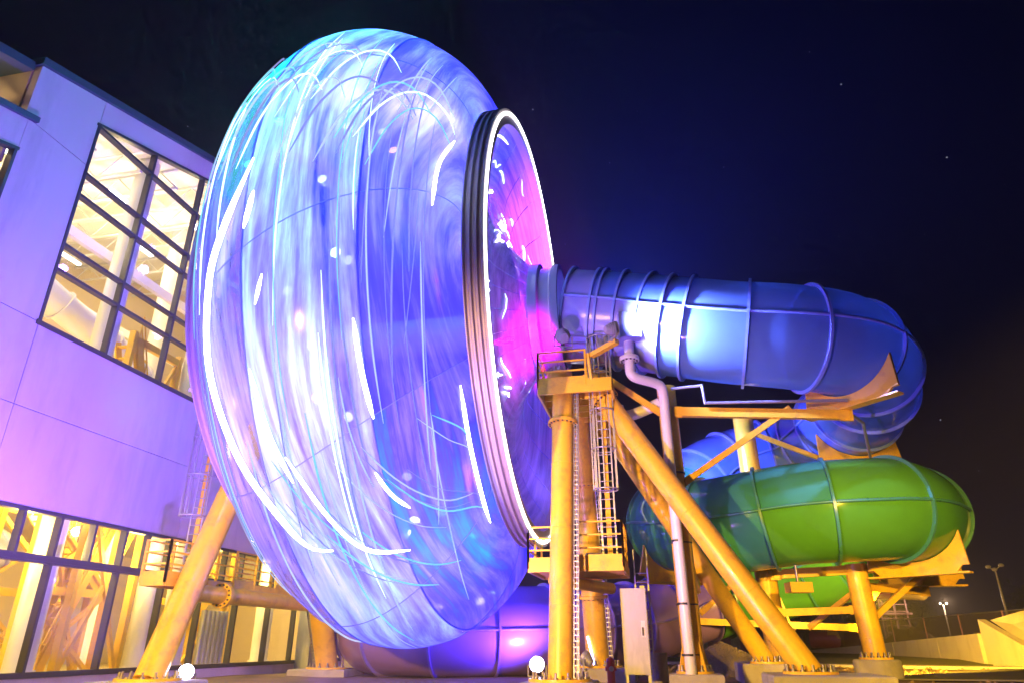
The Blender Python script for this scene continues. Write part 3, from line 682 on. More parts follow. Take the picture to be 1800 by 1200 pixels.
# spiral slide columns
pole('slide_column', 'yellow column with a white drainpipe strapped to its front', (5.64, 23.35, .42), (5.58, 23.35, 9.75), .33, joints=(), base=.6)
footing(5.64, 23.3, -.4, .42, 1.6, 1.5, 'small concrete block under the column with the drainpipe', WA)
for k in range(4):
    an = k * math.pi / 2 + .4; mb = MB(); c = Vector((5.64, 23.35, .49)); dv = Vector((math.cos(an), math.sin(an), 0)); n_ = dv.cross(Vector((0, 0, 1)))
    mb.prism([c + dv * .3 - n_ * .02, c + dv * .58 - n_ * .02, c + dv * .3 - n_ * .02 + Vector((0, 0, 1.0))], n_ * .04); obj('gusset', mb, 'yellow_paint', [o for o in bpy.data.objects if o.name.startswith('slide_column')][0])
pole('slide_column', 'tall inner column rising between the green and the blue spiral tubes', (10.25, 29.0, .62), (10.2, 29.0, 10.5), .42, base=.75)
pole('slide_column', 'short yellow column on a round concrete base under the green tube', (13.55, 28.0, .72), (13.42, 28.0, 4.1), .40, joints=(), base=.62)
footing(13.55, 28.0, -.5, .72, .82, 0, 'round concrete base under the short yellow column', round_=True)

# drainpipe
pp = [(4.12, 22.1, 11.05), (4.1, 22.1, 10.0), (4.14, 22.1, 9.78), (4.35, 22.15, 9.66), (5.0, 22.35, 9.55), (5.22, 22.45, 9.42), (5.3, 22.62, 9.1), (5.32, 22.72, 8.6), (5.36, 22.76, 4.0), (5.40, 22.8, .1)]
e = thing('drainpipe', 'white drainpipe bending down from the blue tube along a yellow column', 'pipe', (5.4, 22.8, .1))
mb = MB(); mb.tube(spline(pp[:8], .06) + [Vector(p) for p in pp[8:]], .17, 20); obj('pipe', mb, 'pvc_pipe', e)
mb = MB(); mb.cyl((4.1, 22.1, 10.28), (4.1, 22.1, 10.36), .34, n=24); mb.cyl((4.1, 22.1, 10.37), (4.1, 22.1, 10.42), .34, n=24); fl = obj('pipe_flange', mb, 'pvc_pipe', e)
for k in range(12): inst('bolt', RIVET, (4.1 + .27 * math.cos(k * math.pi / 6), 22.1 + .27 * math.sin(k * math.pi / 6), 10.27), fl)
mb = MB(); mb.box(3.75, 4.5, 21.6, 22.5, 11.0, 11.95); obj('outlet_box', mb, 'hub_gel', e)
for z in (6.6, 4.3, 2.4, .95):
    mb = MB(); mb.ring((5.34, 22.78, z), (0, 0, 1), [(-.03, .165), (.03, .165), (.03, .19), (-.03, .19)], 20); mb.ring((5.6, 23.35, z), (0, 0, 1), [(-.02, .32), (.02, .32), (.02, .355), (-.02, .355)], 24); obj('strap', mb, 'dark_metal', e)
e = thing('overflow_pipe', 'short white pipe stub running under the blue tube to the drainpipe', 'pipe', (4.4, 23.4, 8.6)); mb = MB(); mb.tube(spline([(3.9, 23.9, 9.2), (4.0, 23.8, 8.85), (4.4, 23.5, 8.8), (5.3, 23.1, 9.1)], .1), .2, 16); obj('pipe', mb, 'pvc_pipe', e)

# ================================================================== TUBE SLIDES
def frames(P):
    F = []
    for i in range(len(P)):
        d = (P[min(i + 1, len(P) - 1)] - P[max(i - 1, 0)]).normalized(); s = d.cross(Vector((0, 0, 1))).normalized(); F.append((s, s.cross(d).normalized()))
    return F
def tube_slide(name, label, pts, rad, sect, upper, lower, flange, seam, skip0=0, every=None, uneven=None):
    P = spline(pts, .25); F = frames(P); n = len(P); st = int(sect / .25); e = thing(name, label, 'water slide', (P[-1].x, P[-1].y, max(0, P[-1].z - rad)))
    cuts = [0]; 
    if uneven:
        for u in uneven: cuts.append(int(u / .25))
    while cuts[-1] + st < n - 1: cuts.append(cuts[-1] + st)
    cuts.append(n - 1)
    for i, (a, b) in enumerate(zip(cuts, cuts[1:])):
        um = upper(i) if callable(upper) else upper; lm = lower(i) if callable(lower) else lower
        mb = MB(); mb.tube(P[a:b + 1], rad, 22, False, .0, math.pi, F[a:b + 1]); obj('upper_shell', mb, um, e)
        mb = MB(); mb.tube(P[a:b + 1], rad, 22, False, math.pi, 2 * math.pi, F[a:b + 1]); obj('lower_shell', mb, lm, e)
        for sg in (1, -1):
            sb = MB(); sb.tube([P[k] + F[k][0] * sg * (rad + .05) for k in range(a, b + 1)], .055, 6); obj('seam_flange', sb, seam, e)
        if i or skip0 == 0:
            fm = flange(i) if callable(flange) else flange
            d = F[a][0].cross(F[a][1]) * -1; mb = MB()
            mb.ring(P[a], d, [(-.045, rad - .03), (.045, rad - .03), (.045, rad + .12), (-.045, rad + .12)], 56); fo = obj('joint_flange', mb, fm, e)
    return P, F, e
RB = 1.84
blue_pts = [(2.35, 24.05, 12.95), (4.34, 23.5, 12.5), (5.89, 22.9, 12.0), (7.76, 22.3, 11.47), (9.71, 21.9, 11.12), (11.75, 22.3, 10.95), (13.5, 24.2, 10.8), (14.6, 27.2, 10.5), (14.5, 30.2, 10.1), (13.5, 32.2, 9.65), (11.3, 32.8, 9.2), (9.22, 32.4, 8.3), (7.6, 31.4, 7.0)]
PB, FB, blue = tube_slide('blue_tube_slide', 'blue tube slide leaving the wheel hub and curling round at the top', blue_pts, RB, 2.1,
    lambda i: 'hub_gel' if i < 1 else 'blue_gel' if i < 6 else ('clear_blue' if i < 12 else 'blue_gel'), lambda i: 'hub_gel' if i < 5 else 'clear_blue' if i < 12 else 'blue_gel',
    lambda i: 'flange_blue', 'flange_blue', uneven=(1.0, 1.4, 2.2, 3.1, 3.9, 4.5))
green_pts = [(7.6, 31.4, 7.0), (6.95, 30.4, 6.2), (6.85, 29.3, 5.85), (7.5, 28.0, 5.5), (8.75, 27.1, 5.55), (10.66, 26.2, 5.75), (12.6, 25.6, 5.8), (14.4, 25.9, 5.86), (16.15, 27.8, 5.78), (16.75, 30.5, 5.65), (16.1, 33.1, 5.1), (14.0, 35.0, 4.4), (11.3, 35.8, 3.7), (9.2, 35.6, 3.1)]
PG, FG, green = tube_slide('green_tube_slide', 'green tube slide coiling below the blue one', green_pts, RB, 2.25,
    lambda i: 'teal_gel' if i < 4 else 'green_gel', lambda i: 'teal_gel' if i < 3 else 'green_gel', 'flange_green', 'flange_green')
purple_pts = [(9.2, 35.6, 3.1), (7.6, 35.2, 2.6), (5.6, 34, 2.1), (2.4, 32.0, 1.85), (-1.15, 30.9, 1.75), (-4.0, 31.2, 1.75), (-5.6, 32.3, 1.75), (-6.3, 34.2, 1.75), (-6.4, 36.5, 1.8)]
PP, FP, purple = tube_slide('purple_tube_slide', 'violet tube slide lying low on the ground behind the columns', purple_pts, 1.75, 2.4, 'purple_gel', 'purple_gel', 'flange_purple', 'flange_purple')
def near(P, x, y=None):
    return min(range(len(P)), key=lambda i: (P[i].x - x) ** 2 + ((P[i].y - y) ** 2 if y else 0))
def saddle(P, F, i, rad, label, a0=-152, a1=-28, depth=.45, par=None):
    c = P[i]; x, y = F[i]; d = x.cross(y); mb = MB(); n = 16
    arc = [c + (x * math.cos(R(a0 + (a1 - a0) * k / n)) + y * math.sin(R(a0 + (a1 - a0) * k / n))) * (rad + .03) for k in range(n + 1)]
    bot = [c + x * (rad * .92 * f) - y * (rad + depth) for f in (1, .4, -.4, -1)]
    poly = arc + bot
    for k in range(n):       # strips so that the crescent stays well-formed
        f0, f1 = k / n, (k + 1) / n
        b0 = c + x * (rad * .95 * (2 * f0 - 1)) - y * (rad + depth * (1 if .12 < f0 < .88 else .5)); b1 = c + x * (rad * .95 * (2 * f1 - 1)) - y * (rad + depth * (1 if .12 < f1 < .88 else .5))
        mb.prism([arc[k] - d * .05, arc[k + 1] - d * .05, b1 - d * .05, b0 - d * .05], d * .1)
    e = thing('tube_saddle', label, 'bracket', c - y * (rad + depth), 'yellow saddles under the tube slides')
    obj('saddle_plate', mb, 'yellow_paint', e)
    mb = MB(); mb.beam(c - x * rad * .95 - y * (rad + depth + .03), c + x * rad * .95 - y * (rad + depth + .03), .34, .06, y); obj('saddle_foot', mb, 'yellow_paint', e)
    return c - y * (rad + depth + .06)
def arm(name, label, a, b, w=.2, h=.3, cat='beam'):
    a = Vector(a); b = Vector(b); e = thing(name, label, cat, a); d = (b - a).normalized()
    mb = MB(); mb.beam(a, b, w, h); obj('bar', mb, 'yellow_paint', e)
    for p, sg in ((a, 1), (b, -1)):
        mb = MB(); mb.beam(p - d * .12 * sg, p + d * .3 * sg, w * .45, h * 1.25); obj('end_plate', mb, 'yellow_paint', e)
    return e
i1 = near(PB, 11.6, 22.3); s1 = saddle(PB, FB, i1, RB, 'yellow saddle cradling the front of the blue curve')
i2 = near(PB, 15.0, 28.6); s2 = saddle(PB, FB, i2, RB, 'yellow saddle under the far bend of the blue curve')
i3 = near(PG, 14.9, 26.0); s3 = saddle(PG, FG, i3, RB, 'yellow saddle under the front of the green bend')
i4 = near(PG, 17.1, 29.6); s4 = saddle(PG, FG, i4, RB, 'yellow saddle under the outermost part of the green bend')
i5 = near(PG, 7.0, 29.0); s5 = saddle(PG, FG, i5, RB, 'tan saddle under the left turn of the green tube')
i6 = near(PG, 12.6, 35.5); s6 = saddle(PG, FG, i6, RB, 'tan saddle under the rear low run of the green tube')
arm('support_beam', 'long yellow beam reaching from the drainpipe column under the blue curve', (5.7, 23.1, 8.75), (s1.x, s1.y + .3, s1.z - .16), .22, .32)
arm('support_beam', 'beam climbing from the inner column to the far bend of the blue tube', (10.3, 28.8, 7.75), (s2.x, s2.y, s2.z - .16), .22, .3)
arm('diagonal_strut', 'thin strut from the drainpipe column up to the long yellow beam', (5.9, 23.2, 6.3), (9.6, 22.7, 8.7), .16, .2, 'strut')
arm('diagonal_strut', 'thin pink-lit strut from the inner column top down to the climbing beam', (10.3, 28.8, 9.7), (14.0, 28.6, 8.1), .14, .18, 'strut')
arm('diagonal_strut', 'short strut from the platform to the head of the drainpipe column', (3.1, 23.2, 10.3), (5.2, 23.0, 8.7), .16, .2, 'strut')
arm('support_beam', 'long yellow beam under the green tube from the inner column to the bend', (10.3, 28.4, 3.75), (16.4, 27.6, 4.05), .24, .34)
arm('support_beam', 'yellow beam end carrying the outermost green saddle', (13.4, 28.2, 3.3), (s4.x + .2, s4.y, s4.z - .18), .24, .3)
arm('support_beam', 'low yellow beam between the inner column and the short column', (10.3, 28.6, 2.35), (13.3, 28.2, 2.45), .2, .26)
arm('diagonal_strut', 'strut on the far side of the short column rising to the beam', (13.7, 28.0, 2.1), (16.1, 28.2, 3.8), .16, .2, 'strut')
arm('diagonal_strut', 'strut rising from the short column towards the lamp post side', (13.5, 28.3, 2.4), (15.7, 30.6, 3.6), .16, .2, 'strut')
arm('diagonal_strut', 'strut leaning left from the short column to the rear saddle', (13.4, 28.0, 3.2), (12.2, 30.2, 1.9), .14, .18, 'strut')
arm('support_beam', 'tan beam under the left turn of the green tube', (5.9, 23.6, 3.5), (s5.x + .8, s5.y - .2, s5.z - .2), .22, .3)
arm('support_beam', 'rear tan beam under the low run of the green tube', (8.0, 33.8, 2.2), (15.5, 33.4, 1.9), .2, .28)
arm('diagonal_strut', 'strut seen behind the two diagonal struts under the green tube', (7.4, 28.5, 2.4), (9.6, 29.0, 4.0), .14, .18, 'strut')
# hanger rod at the front of the green tube
ig = near(PG, 10.3, 26.4); e = thing('tube_hanger', 'yellow bolt hanger clamped under the front of the green tube', 'bracket', PG[ig] - Vector((0, 0, RB + .9)))
q = PG[ig] - Vector((0, .1, RB)); mb = MB(); mb.cyl(q, q - Vector((0, 0, .9)), .05, n=8); obj('rod', mb, 'steel_bolt', e); mb = MB(); mb.gbox(0, .0, 0, 0, 0, 0) if False else mb.box(q.x - .4, q.x + .4, q.y - .3, q.y + .3, q.z - .95, q.z - .6); obj('bracket_box', mb, 'yellow_paint', e)
# conduits following the beams
for lab, pts in (('thin grey conduit following the long beam under the blue tube', [(5.7, 22.9, 9.55), (6.7, 22.7, 9.6), (6.75, 22.7, 8.95), (11.4, 22.1, 8.85)]), ('thin grey conduit bent round the far bend of the blue tube', [(11.6, 22.6, 8.6), (12.6, 23.6, 8.5), (14.2, 26.6, 7.7), (14.6, 28.2, 7.2), (10.6, 28.4, 7.35), (10.5, 28.4, 6.6)])):
    mb = MB(); P = [Vector(p) for p in pts]
    for a, b in zip(P, P[1:]): mb.cyl(a, b, .055, n=8)
    for a in P: mb.sphere(a, .06, 8, 6)
    obj('conduit', mb, 'galvanised', label=lab, cat='conduit')

# ================================================================== PLATFORMS, LADDERS
def railing(e, pts, h=1.07, rails=3, mat='yellow_paint', posts=True, toe=.14):
    P = [Vector(p) for p in pts]
    for a, b in zip(P, P[1:]):
        L = (b - a).length
        for k in range(rails):
            z = h * (k + 1) / rails; mb = MB(); mb.beam(a + Vector((0, 0, z)), b + Vector((0, 0, z)), .05, .05); obj('rail', mb, mat, e)
        if toe: mb = MB(); mb.beam(a + Vector((0, 0, toe / 2)), b + Vector((0, 0, toe / 2)), .015, toe); obj('toe_board', mb, mat, e)
        n = max(1, round(L / 1.3))
        for k in range(n + 1):
            p = a + (b - a) * k / n; mb = MB(); mb.beam(p - Vector((0, 0, .2)), p + Vector((0, 0, h + .025)), .07, .07); obj('post', mb, mat, e)
def deck(e, s0, s1, t0, t1, z, joist=8, depth=.3):
    mb = MB(); mb.gbox(s0, s1, t0, t1, z - .04, z); obj('deck_plate', mb, 'yellow_paint', e)
    for (a, b, c, d) in ((s0, s1, t0 - .03, t0 + .05), (s0, s1, t1 - .05, t1 + .03), (s0 - .03, s0 + .05, t0 + .06, t1 - .06), (s1 - .05, s1 + .03, t0 + .06, t1 - .06)):
        mb = MB(); mb.gbox(a, b, c, d, z - depth, z + .012); obj('edge_beam', mb, 'yellow_paint', e)
    for k in range(joist):
        t = t0 + (t1 - t0) * (k + .5) / joist; mb = MB(); mb.gbox(s0 + .06, s1 - .06, t - .04, t + .04, z - depth * .75, z - .045); obj('joist', mb, 'yellow_paint', e)
def ladder(name, label, p, z0, z1, cage0, out, side, mat='galvanised', step=.3, stile='yellow_paint'):
    p = Vector(p); out = Vector(out).normalized(); side = Vector(side).normalized(); e = thing(name, label, 'ladder', p + Vector((0, 0, z0)))
    for sg in (-1, 1):
        mb = MB(); mb.beam(p + side * .22 * sg + Vector((0, 0, z0)), p + side * .22 * sg + Vector((0, 0, z1)), .05, .07, out); obj('stile', mb, mat, e)
    z = z0 + .2; me = None
    while z < z1 - .6:
        mb = MB(); mb.cyl(p - side * .22 + Vector((0, 0, z)), p + side * .22 + Vector((0, 0, z)), .02, n=6); obj('rung', mb, mat, e); z += step
    mb = MB(); mb.beam(p - out * .12 + Vector((0, 0, z0)), p - out * .12 + Vector((0, 0, z1 - 1.2)), .16, .12, out); obj('spine', mb, stile, e)
    if cage0 is not None:
        z = cage0; c = p + out * .32
        while z <= z1 + .01:
            mb = MB(); n = 20; path = [c + out * (.40 * math.cos(2 * math.pi * k / n)) + side * (.40 * math.sin(2 * math.pi * k / n)) + Vector((0, 0, z)) for k in range(n + 1)]
            mb.tube(path, .026, 6, False); obj('cage_hoop', mb, mat, e); z += (z1 - cage0) / max(1, round((z1 - cage0) / 1.25))
        for k in range(7):
            an = R(-120 + 40 * k); q = c + out * (.40 * math.cos(an)) + side * (.40 * math.sin(an)); mb = MB(); mb.beam(q + Vector((0, 0, cage0)), q + Vector((0, 0, z1)), .04, .012, out); obj('cage_bar', mb, mat, e)
    return e
up = thing('service_platform', 'upper yellow service platform with rails beside the wheel hub', 'platform', G(.5, 0, 9.3))
deck(up, -.75, 1.75, -2.3, 3.4, 9.45, 8, .45)
railing(up, [G(-.75, 1.0, 9.45), G(-.75, -2.3, 9.45), G(.9, -2.3, 9.45)])
lo = thing('service_platform', 'lower yellow service platform half way up the ladder', 'platform', G(.3, 0, 3.4))
deck(lo, -1.25, 1.75, -1.75, 1.2, 3.62, 9, .3)
railing(lo, [G(-1.25, .8, 3.62), G(-1.25, -1.75, 3.62), G(-.2, -1.75, 3.62)])
railing(lo, [G(.35, -1.75, 3.62), G(1.75, -1.75, 3.62), G(1.75, .2, 3.62)], 1.2, 3, toe=.2)
mb = MB(); mb.cyl(G(-.5, -1.4, 3.1), G(1.0, 2.6, 3.1), .2, n=16); obj('cross_pipe', mb, 'yellow_paint', lo)
ladder('caged_ladder', 'grey caged ladder between the two yellow platforms', G(1.3, -1.0, 0), 3.65, 11.3, 5.9, WX * -1, AX)
ladder('access_ladder', 'short ladder from the ground up to the lower platform by the grey cabinet', G(2.15, 1.35, 0), .3, 4.3, None, WX * -1, AX, stile='galvanised')
e = thing('actuator_box', 'small tan box on the lower platform behind the rails', 'box', G(.8, -.6, 3.62)); mb = MB(); mb.gbox(.5, 1.0, -.8, -.5, 3.63, 3.98); obj('housing', mb, 'beige_panel', e); mb = MB(); mb.cyl(G(1.1, -.65, 3.65), G(1.3, -.6, 3.95), .06, n=8); obj('lever', mb, 'flange_blue', e)
# bearing drum on the upper platform
e = thing('bearing_drum', 'red-lit yellow bearing drum with bolts on the upper platform', 'bearing', G(-.1, -1.5, 9.46)); mb = MB(); mb.cyl(G(-.1, -1.5, 9.46), G(-.1, -1.5, 10.0), .45, n=24); obj('drum', mb, 'yellow_paint', e)
for k in range(14): an = k * math.pi / 7; inst('bolt', BOLT, G(-.1 + .38 * math.cos(an), -1.5 + .38 * math.sin(an), 10.0), e)
# floods
def flood(name, label, p, d, lit=False, r=.24, stand=.35, mat='grey_metal'):
    p = Vector(p); d = Vector(d).normalized(); e = thing(name, label, 'floodlight', p - Vector((0, 0, stand + r)))
    mb = MB(); mb.cyl(p - d * .34, p - d * .05, r * .55, r, n=24); mb.cyl(p - d * .05, p + d * .06, r * 1.06, n=24)
    for k in range(4): mb.ring(p - d * (.12 + .06 * k), d, [(-.012, r * .5), (.012, r * .5), (.012, r * 1.0 - .03 * k), (-.012, r * 1.0 - .03 * k)], 20)
    obj('housing', mb, mat, e)
    mb = MB(); mb.cyl(p + d * .062, p + d * .075, r * .98, n=24); obj('lens', mb, 'flood_lens' if lit else 'strip_violet' if lit is None else 'galvanised', e)
    s = d.cross(Vector((0, 0, 1))); s = s.normalized() if s.length > .01 else Vector((1, 0, 0)); mb = MB()
    for sg in (-1, 1): mb.beam(p - d * .1 + s * sg * (r + .06), p - d * .1 + s * sg * (r + .06) - Vector((0, 0, r + stand * .5)), .03, .05)
    mb.beam(p - d * .1 - s * (r + .07) - Vector((0, 0, r + stand * .5)), p - d * .1 + s * (r + .07) - Vector((0, 0, r + stand * .5)), .05, .04); mb.cyl(p - d * .1 - Vector((0, 0, r + stand * .5)), p - d * .1 - Vector((0, 0, r + stand)), .06, n=8)
    obj('yoke', mb, mat, e); return e
flood('flood_lamp', 'round grey floodlight on the rail of the upper platform, facing the wheel dish', G(.15, -2.32, 11.1), G(-2, 3, 15) - G(.15, -2.32, 11.1), False, .26, .25)
flood('flood_lamp', 'round grey floodlight beside the ladder cage, facing the blue tube', (3.45, 20.9, 10.95), (1, .25, .2), False, .24, .2)
e = thing('lamp_bracket', 'yellow bracket holding the floodlight beside the ladder cage', 'bracket', (3.0, 21.4, 10.4)); mb = MB(); mb.beam((2.75, 21.75, 10.35), (3.5, 20.85, 10.48), .2, .16); obj('bar', mb, 'yellow_paint', e)
mb = MB(); mb.beam(G(1.1, -2.3, 9.4), G(1.0, -2.25, 10.4), .1, .1); obj('post', mb, 'yellow_paint', e)
flood('flood_lamp', 'glowing white floodlight on the ground in front of the low windows', G(-11.2, -4.0, .48), Vector((.42, -.85, .25)), True, .22, .2)
flood('flood_lamp', 'glowing white floodlight under the wheel beside the thick column', (.92, 27.8, .55), Vector((-.05, -.95, .2)), True, .27, .2)
flood('flood_lamp', 'unlit grey floodlight on the concrete block by the farther column', (2.55, 26.6, .82), Vector((-.7, .3, .6)), False, .24, .16)
mb = MB(); mb.beam((2.95, 27.0, .55), (2.75, 27.1, 1.5), .10, .04); obj('light_bar', mb, 'strip_violet', label='glowing upright light bar beside the farther column', cat='lamp')

# hall-side catwalk and ladder
cw = thing('service_catwalk', 'yellow catwalk with rails between the leaning leg and the hall', 'catwalk', G(-12.6, 2, 2.9))
deck(cw, -13.0, -12.15, -4.5, -2.5, 3.2, 3, .3); deck(cw, -13.0, -12.15, -.9, 9.5, 3.25, 12, .3)
deck(cw, -13.0, -12.15, -2.4, -.95, 3.22, 2, .26)
railing(cw, [G(-13.0, -4.5, 3.2), G(-12.15, -4.5, 3.2), G(-12.15, -2.6, 3.2)]); railing(cw, [G(-13.0, -4.45, 3.2), G(-13.0, 9.4, 3.2)], toe=0)
railing(cw, [G(-12.15, -.85, 3.25), G(-12.15, .5, 3.25)]); railing(cw, [G(-12.15, 2.0, 3.25), G(-12.15, 9.3, 3.25)])
e = thing('cross_tie', 'yellow round pipe tying the two hall-side legs below the catwalk', 'beam', G(-11.75, 1, 2.7)); mb = MB(); mb.cyl(G(-11.75, -3.7, 2.75), G(-11.75, 5.2, 2.75), .27, n=24); obj('pipe', mb, 'yellow_paint', e)
mb = MB(); mb.ring(G(-11.75, -2.0, 2.75), WX, [(-.09, .26), (.09, .26), (.09, .40), (-.09, .40)], 28); fl = obj('joint_flange', mb, 'yellow_paint', e)
for k in range(14): an = k * math.pi / 7; inst('bolt', RIVET, G(-11.75 + .33 * math.cos(an), -2.1, 2.75 + .33 * math.sin(an)), fl, (math.pi / 2, 0, WA))
ladder('caged_ladder', 'tall caged ladder rising from the catwalk in front of the hall wall', G(-12.5, -3.0, 0), 3.25, 12.0, 5.2, WX * -1, AX)

# ================================================================== SMALL THINGS ON THE GROUND
e = thing('control_cabinet', 'tall narrow grey control cabinet on legs beside the access ladder', 'cabinet', (4.05, 24.3, .1))
c0 = Vector((4.05, 24.3, 0)); 
def cab(u0, u1, v0, v1, z0, z1): 
    mb = MB(); q = lambda u, v, z: c0 + AX * u + WX * v + Vector((0, 0, z)); mb.hexa([q(u0, v0, z0), q(u1, v0, z0), q(u1, v1, z0), q(u0, v1, z0), q(u0, v0, z1), q(u1, v0, z1), q(u1, v1, z1), q(u0, v1, z1)]); return mb
obj('body', cab(-.42, .42, -.15, .3, .35, 2.95), 'grey_metal', e); d_ = obj('door', cab(-.31, .40, -.185, -.155, .38, 2.92), 'grey_metal', e)
obj('handle', cab(.22, .27, -.23, -.19, 1.5, 1.75), 'dark_metal', d_); obj('label_plate', cab(.19, .33, -.192, -.188, 1.45, 1.95), 'pvc_pipe', d_)
for u in (-.36, .36): obj('leg', cab(u - .05, u + .05, -.05, .05, 0, .35), 'galvanised', e)
e = thing('fire_hydrant', 'small red hydrant standing left of the grey cabinet', 'hydrant', (3.2, 24.5, .1)); mb = MB(); mb.cyl((3.2, 24.5, 0), (3.2, 24.5, .7), .13, n=16); mb.sphere((3.2, 24.5, .72), .14); mb.cyl((3.02, 24.5, .52), (3.38, 24.5, .52), .07, n=12); obj('barrel', mb, 'red_paint', e); mb = MB(); mb.cyl((3.2, 24.36, .52), (3.2, 24.3, .52), .08, n=10); obj('cap', mb, 'grey_metal', e)
mb = MB(); mb.ring((4.98, 25.6, 0), (0, 0, 1), [(0, .02), (0, .30), (.98, .30), (.98, .26), (.2, .25), (.2, .02)], 28); obj('concrete_pipe', mb, 'concrete', label='upright grey concrete pipe stub left of the drainpipe column', cat='pipe')
# cabinet boxes by the farther leg
e = thing('pump_cabinet', 'grey louvred machine cabinet at the foot of the farther leg', 'cabinet', G(-10.3, 6.6, .0)); mb = MB(); mb.gbox(-10.9, -9.6, 6.3, 7.2, .3, 2.0); obj('body', mb, 'grey_metal', e)
for k in range(9): mb = MB(); mb.gbox(-10.8, -9.9, 6.25, 6.3, .5 + k * .15, .57 + k * .15); obj('louvre', mb, 'galvanised', e)
mb = MB(); mb.gbox(-9.85, -9.6, 6.22, 6.298, .35, 1.95); obj('door', mb, 'flange_blue', e)
# gravel heap
mb = MB(); n = 26; vs = []; cx, cy = 9.3, 33.2
for i in range(n + 1):
    for j in range(n + 1):
        u = -1 + 2 * i / n; v = -1 + 2 * j / n; h = max(0, 1 - math.hypot(u, v)); vs.append((cx + u * 2.6, cy + v * 2.2, 1.35 * h ** .85 + random.uniform(-.05, .05) * (h > 0) - .06))
mb.add(vs, [(i * (n + 1) + j, (i + 1) * (n + 1) + j, (i + 1) * (n + 1) + j + 1, i * (n + 1) + j + 1) for i in range(n) for j in range(n)], True)
obj('gravel_heap', mb, 'gravel', label='heap of brown gravel behind the diagonal struts', cat='heap')
mb = MB()
for i in range(1500):
    a = random.uniform(0, 6.28); h = math.sqrt(random.random()); r = random.uniform(.025, .075); z = 1.35 * max(0, 1 - h) ** .85 - .02; c = Vector((cx + 2.6 * h * math.cos(a), cy + 2.2 * h * math.sin(a), z))
    q = [c + Vector((r * random.uniform(.6, 1.2) * x, r * random.uniform(.6, 1.2) * y, r * w)) for x, y, w in ((1, 0, 0), (0, 1, 0), (-1, 0, 0), (0, -1, 0), (0, 0, .9))]; mb.add(q, [(0, 1, 4), (1, 2, 4), (2, 3, 4), (3, 0, 4)])
obj('gravel_stones', mb, 'gravel', kind='stuff', label='loose stones on the gravel heap')
# retaining wall of cast panels and its wing wall
rw = thing('retaining_wall', 'long low concrete retaining wall lit yellow behind the grass bank', 'wall', (27, 43, .2)); A0 = Vector((26.3, 42, 0)); A1 = Vector((31.7, 68, 0)); A2 = Vector((31.7, 84, 0)); N = 22
pts = [A0 + (A1 - A0) * k / 16 for k in range(17)] + [A1 + (A2 - A1) * k / 6 for k in range(1, 7)]
for k, (a, b) in enumerate(zip(pts, pts[1:])):
    za = 1.75 - .72 * k / 16 if k <= 16 else 1.03 - .11 * (k - 16); zb = 1.75 - .72 * (k + 1) / 16 if k < 16 else 1.03 - .11 * (k - 15); d = (b - a).normalized(); off = Vector((.25, -.05, 0)); a = a + d * .012; b = b - d * .012; J = random.uniform(-.012, .012)
    mb = MB(); V = Vector; o_ = V((J, 0, 0)); mb.hexa([a + o_ + V((0, 0, -.2)), a + off + V((0, 0, -.2)), b + off + V((0, 0, -.2)), b + o_ + V((0, 0, -.2)), a + o_ + V((0, 0, za)), a + off + V((0, 0, za)), b + off + V((0, 0, zb)), b + o_ + V((0, 0, zb))]); obj('panel', mb, 'cast_concrete', rw)
e = thing('wing_wall', 'sloping concrete wing wall at the right edge of the yard', 'wall', (27, 40, 0))
V = Vector; mb = MB(); mb.hexa([V((26.15, 36.0, -.2)), V((26.5, 35.9, -.2)), V((26.95, 41.95, -.2)), V((26.5, 41.95, -.2)), V((26.15, 36.0, .2)), V((26.5, 35.9, .2)), V((26.95, 41.95, 2.5)), V((26.5, 41.95, 2.5))]); obj('buttress', mb, 'cast_concrete', e)
mb = MB(); mb.prism([(26.6, 35.8, -.2), (33, 30.5, -.2), (33, 34.0, 5.0), (27.05, 41.7, 2.45)], (.25, .3, 0)); obj('slope_slab', mb, 'cast_concrete', e)
# fence behind the retaining wall
fm = bpy.data.materials.new('chain_link'); nt, n_, l_ = nodes(fm); b_ = n_['Principled BSDF']; b_.inputs['Base Color'].default_value = (.22, .19, .2, 1); b_.inputs['Metallic'].default_value = .4
tp = n_.new('ShaderNodeBsdfTransparent'); mxs = n_.new('ShaderNodeMixShader'); mxs.inputs[0].default_value = .62; l_.new(b_.outputs[0], mxs.inputs[1]); l_.new(tp.outputs[0], mxs.inputs[2]); l_.new(mxs.outputs[0], n_['Material Output'].inputs[0]); M['chain_link'] = fm
fe = thing('chain_fence', 'tall chain-link fence with posts running behind the retaining wall', 'fence', (30, 50, 0)); FP_ = [V((32.5, 44, .4)), V((33.4, 50, .4)), V((34.3, 56.5, .4)), V((35.2, 63, .4)), V((36, 70, .4)), V((35, 80, .4)), V((30, 92, .4)), V((22, 100, .3)), V((12, 104, .3)), V((0, 106, .3))]
for a, b in zip(FP_, FP_[1:]):
    mb = MB(); mb.cyl(a, a + V((0, 0, 2.9)), .07, n=8); obj('post', mb, 'mauve_steel', fe)
    mb = MB(); mb.cyl(a + V((0, 0, 2.85)), b + V((0, 0, 2.85)), .04, n=6); obj('top_rail', mb, 'galvanised', fe)
    mb = MB(); mb.hexa([a + V((0, .01, 0)), a, b, b + V((0, .01, 0)), a + V((0, .01, 2.8)), a + V((0, 0, 2.8)), b + V((0, 0, 2.8)), b + V((0, .01, 2.8))]); obj('mesh_panel', mb, 'chain_link', fe)
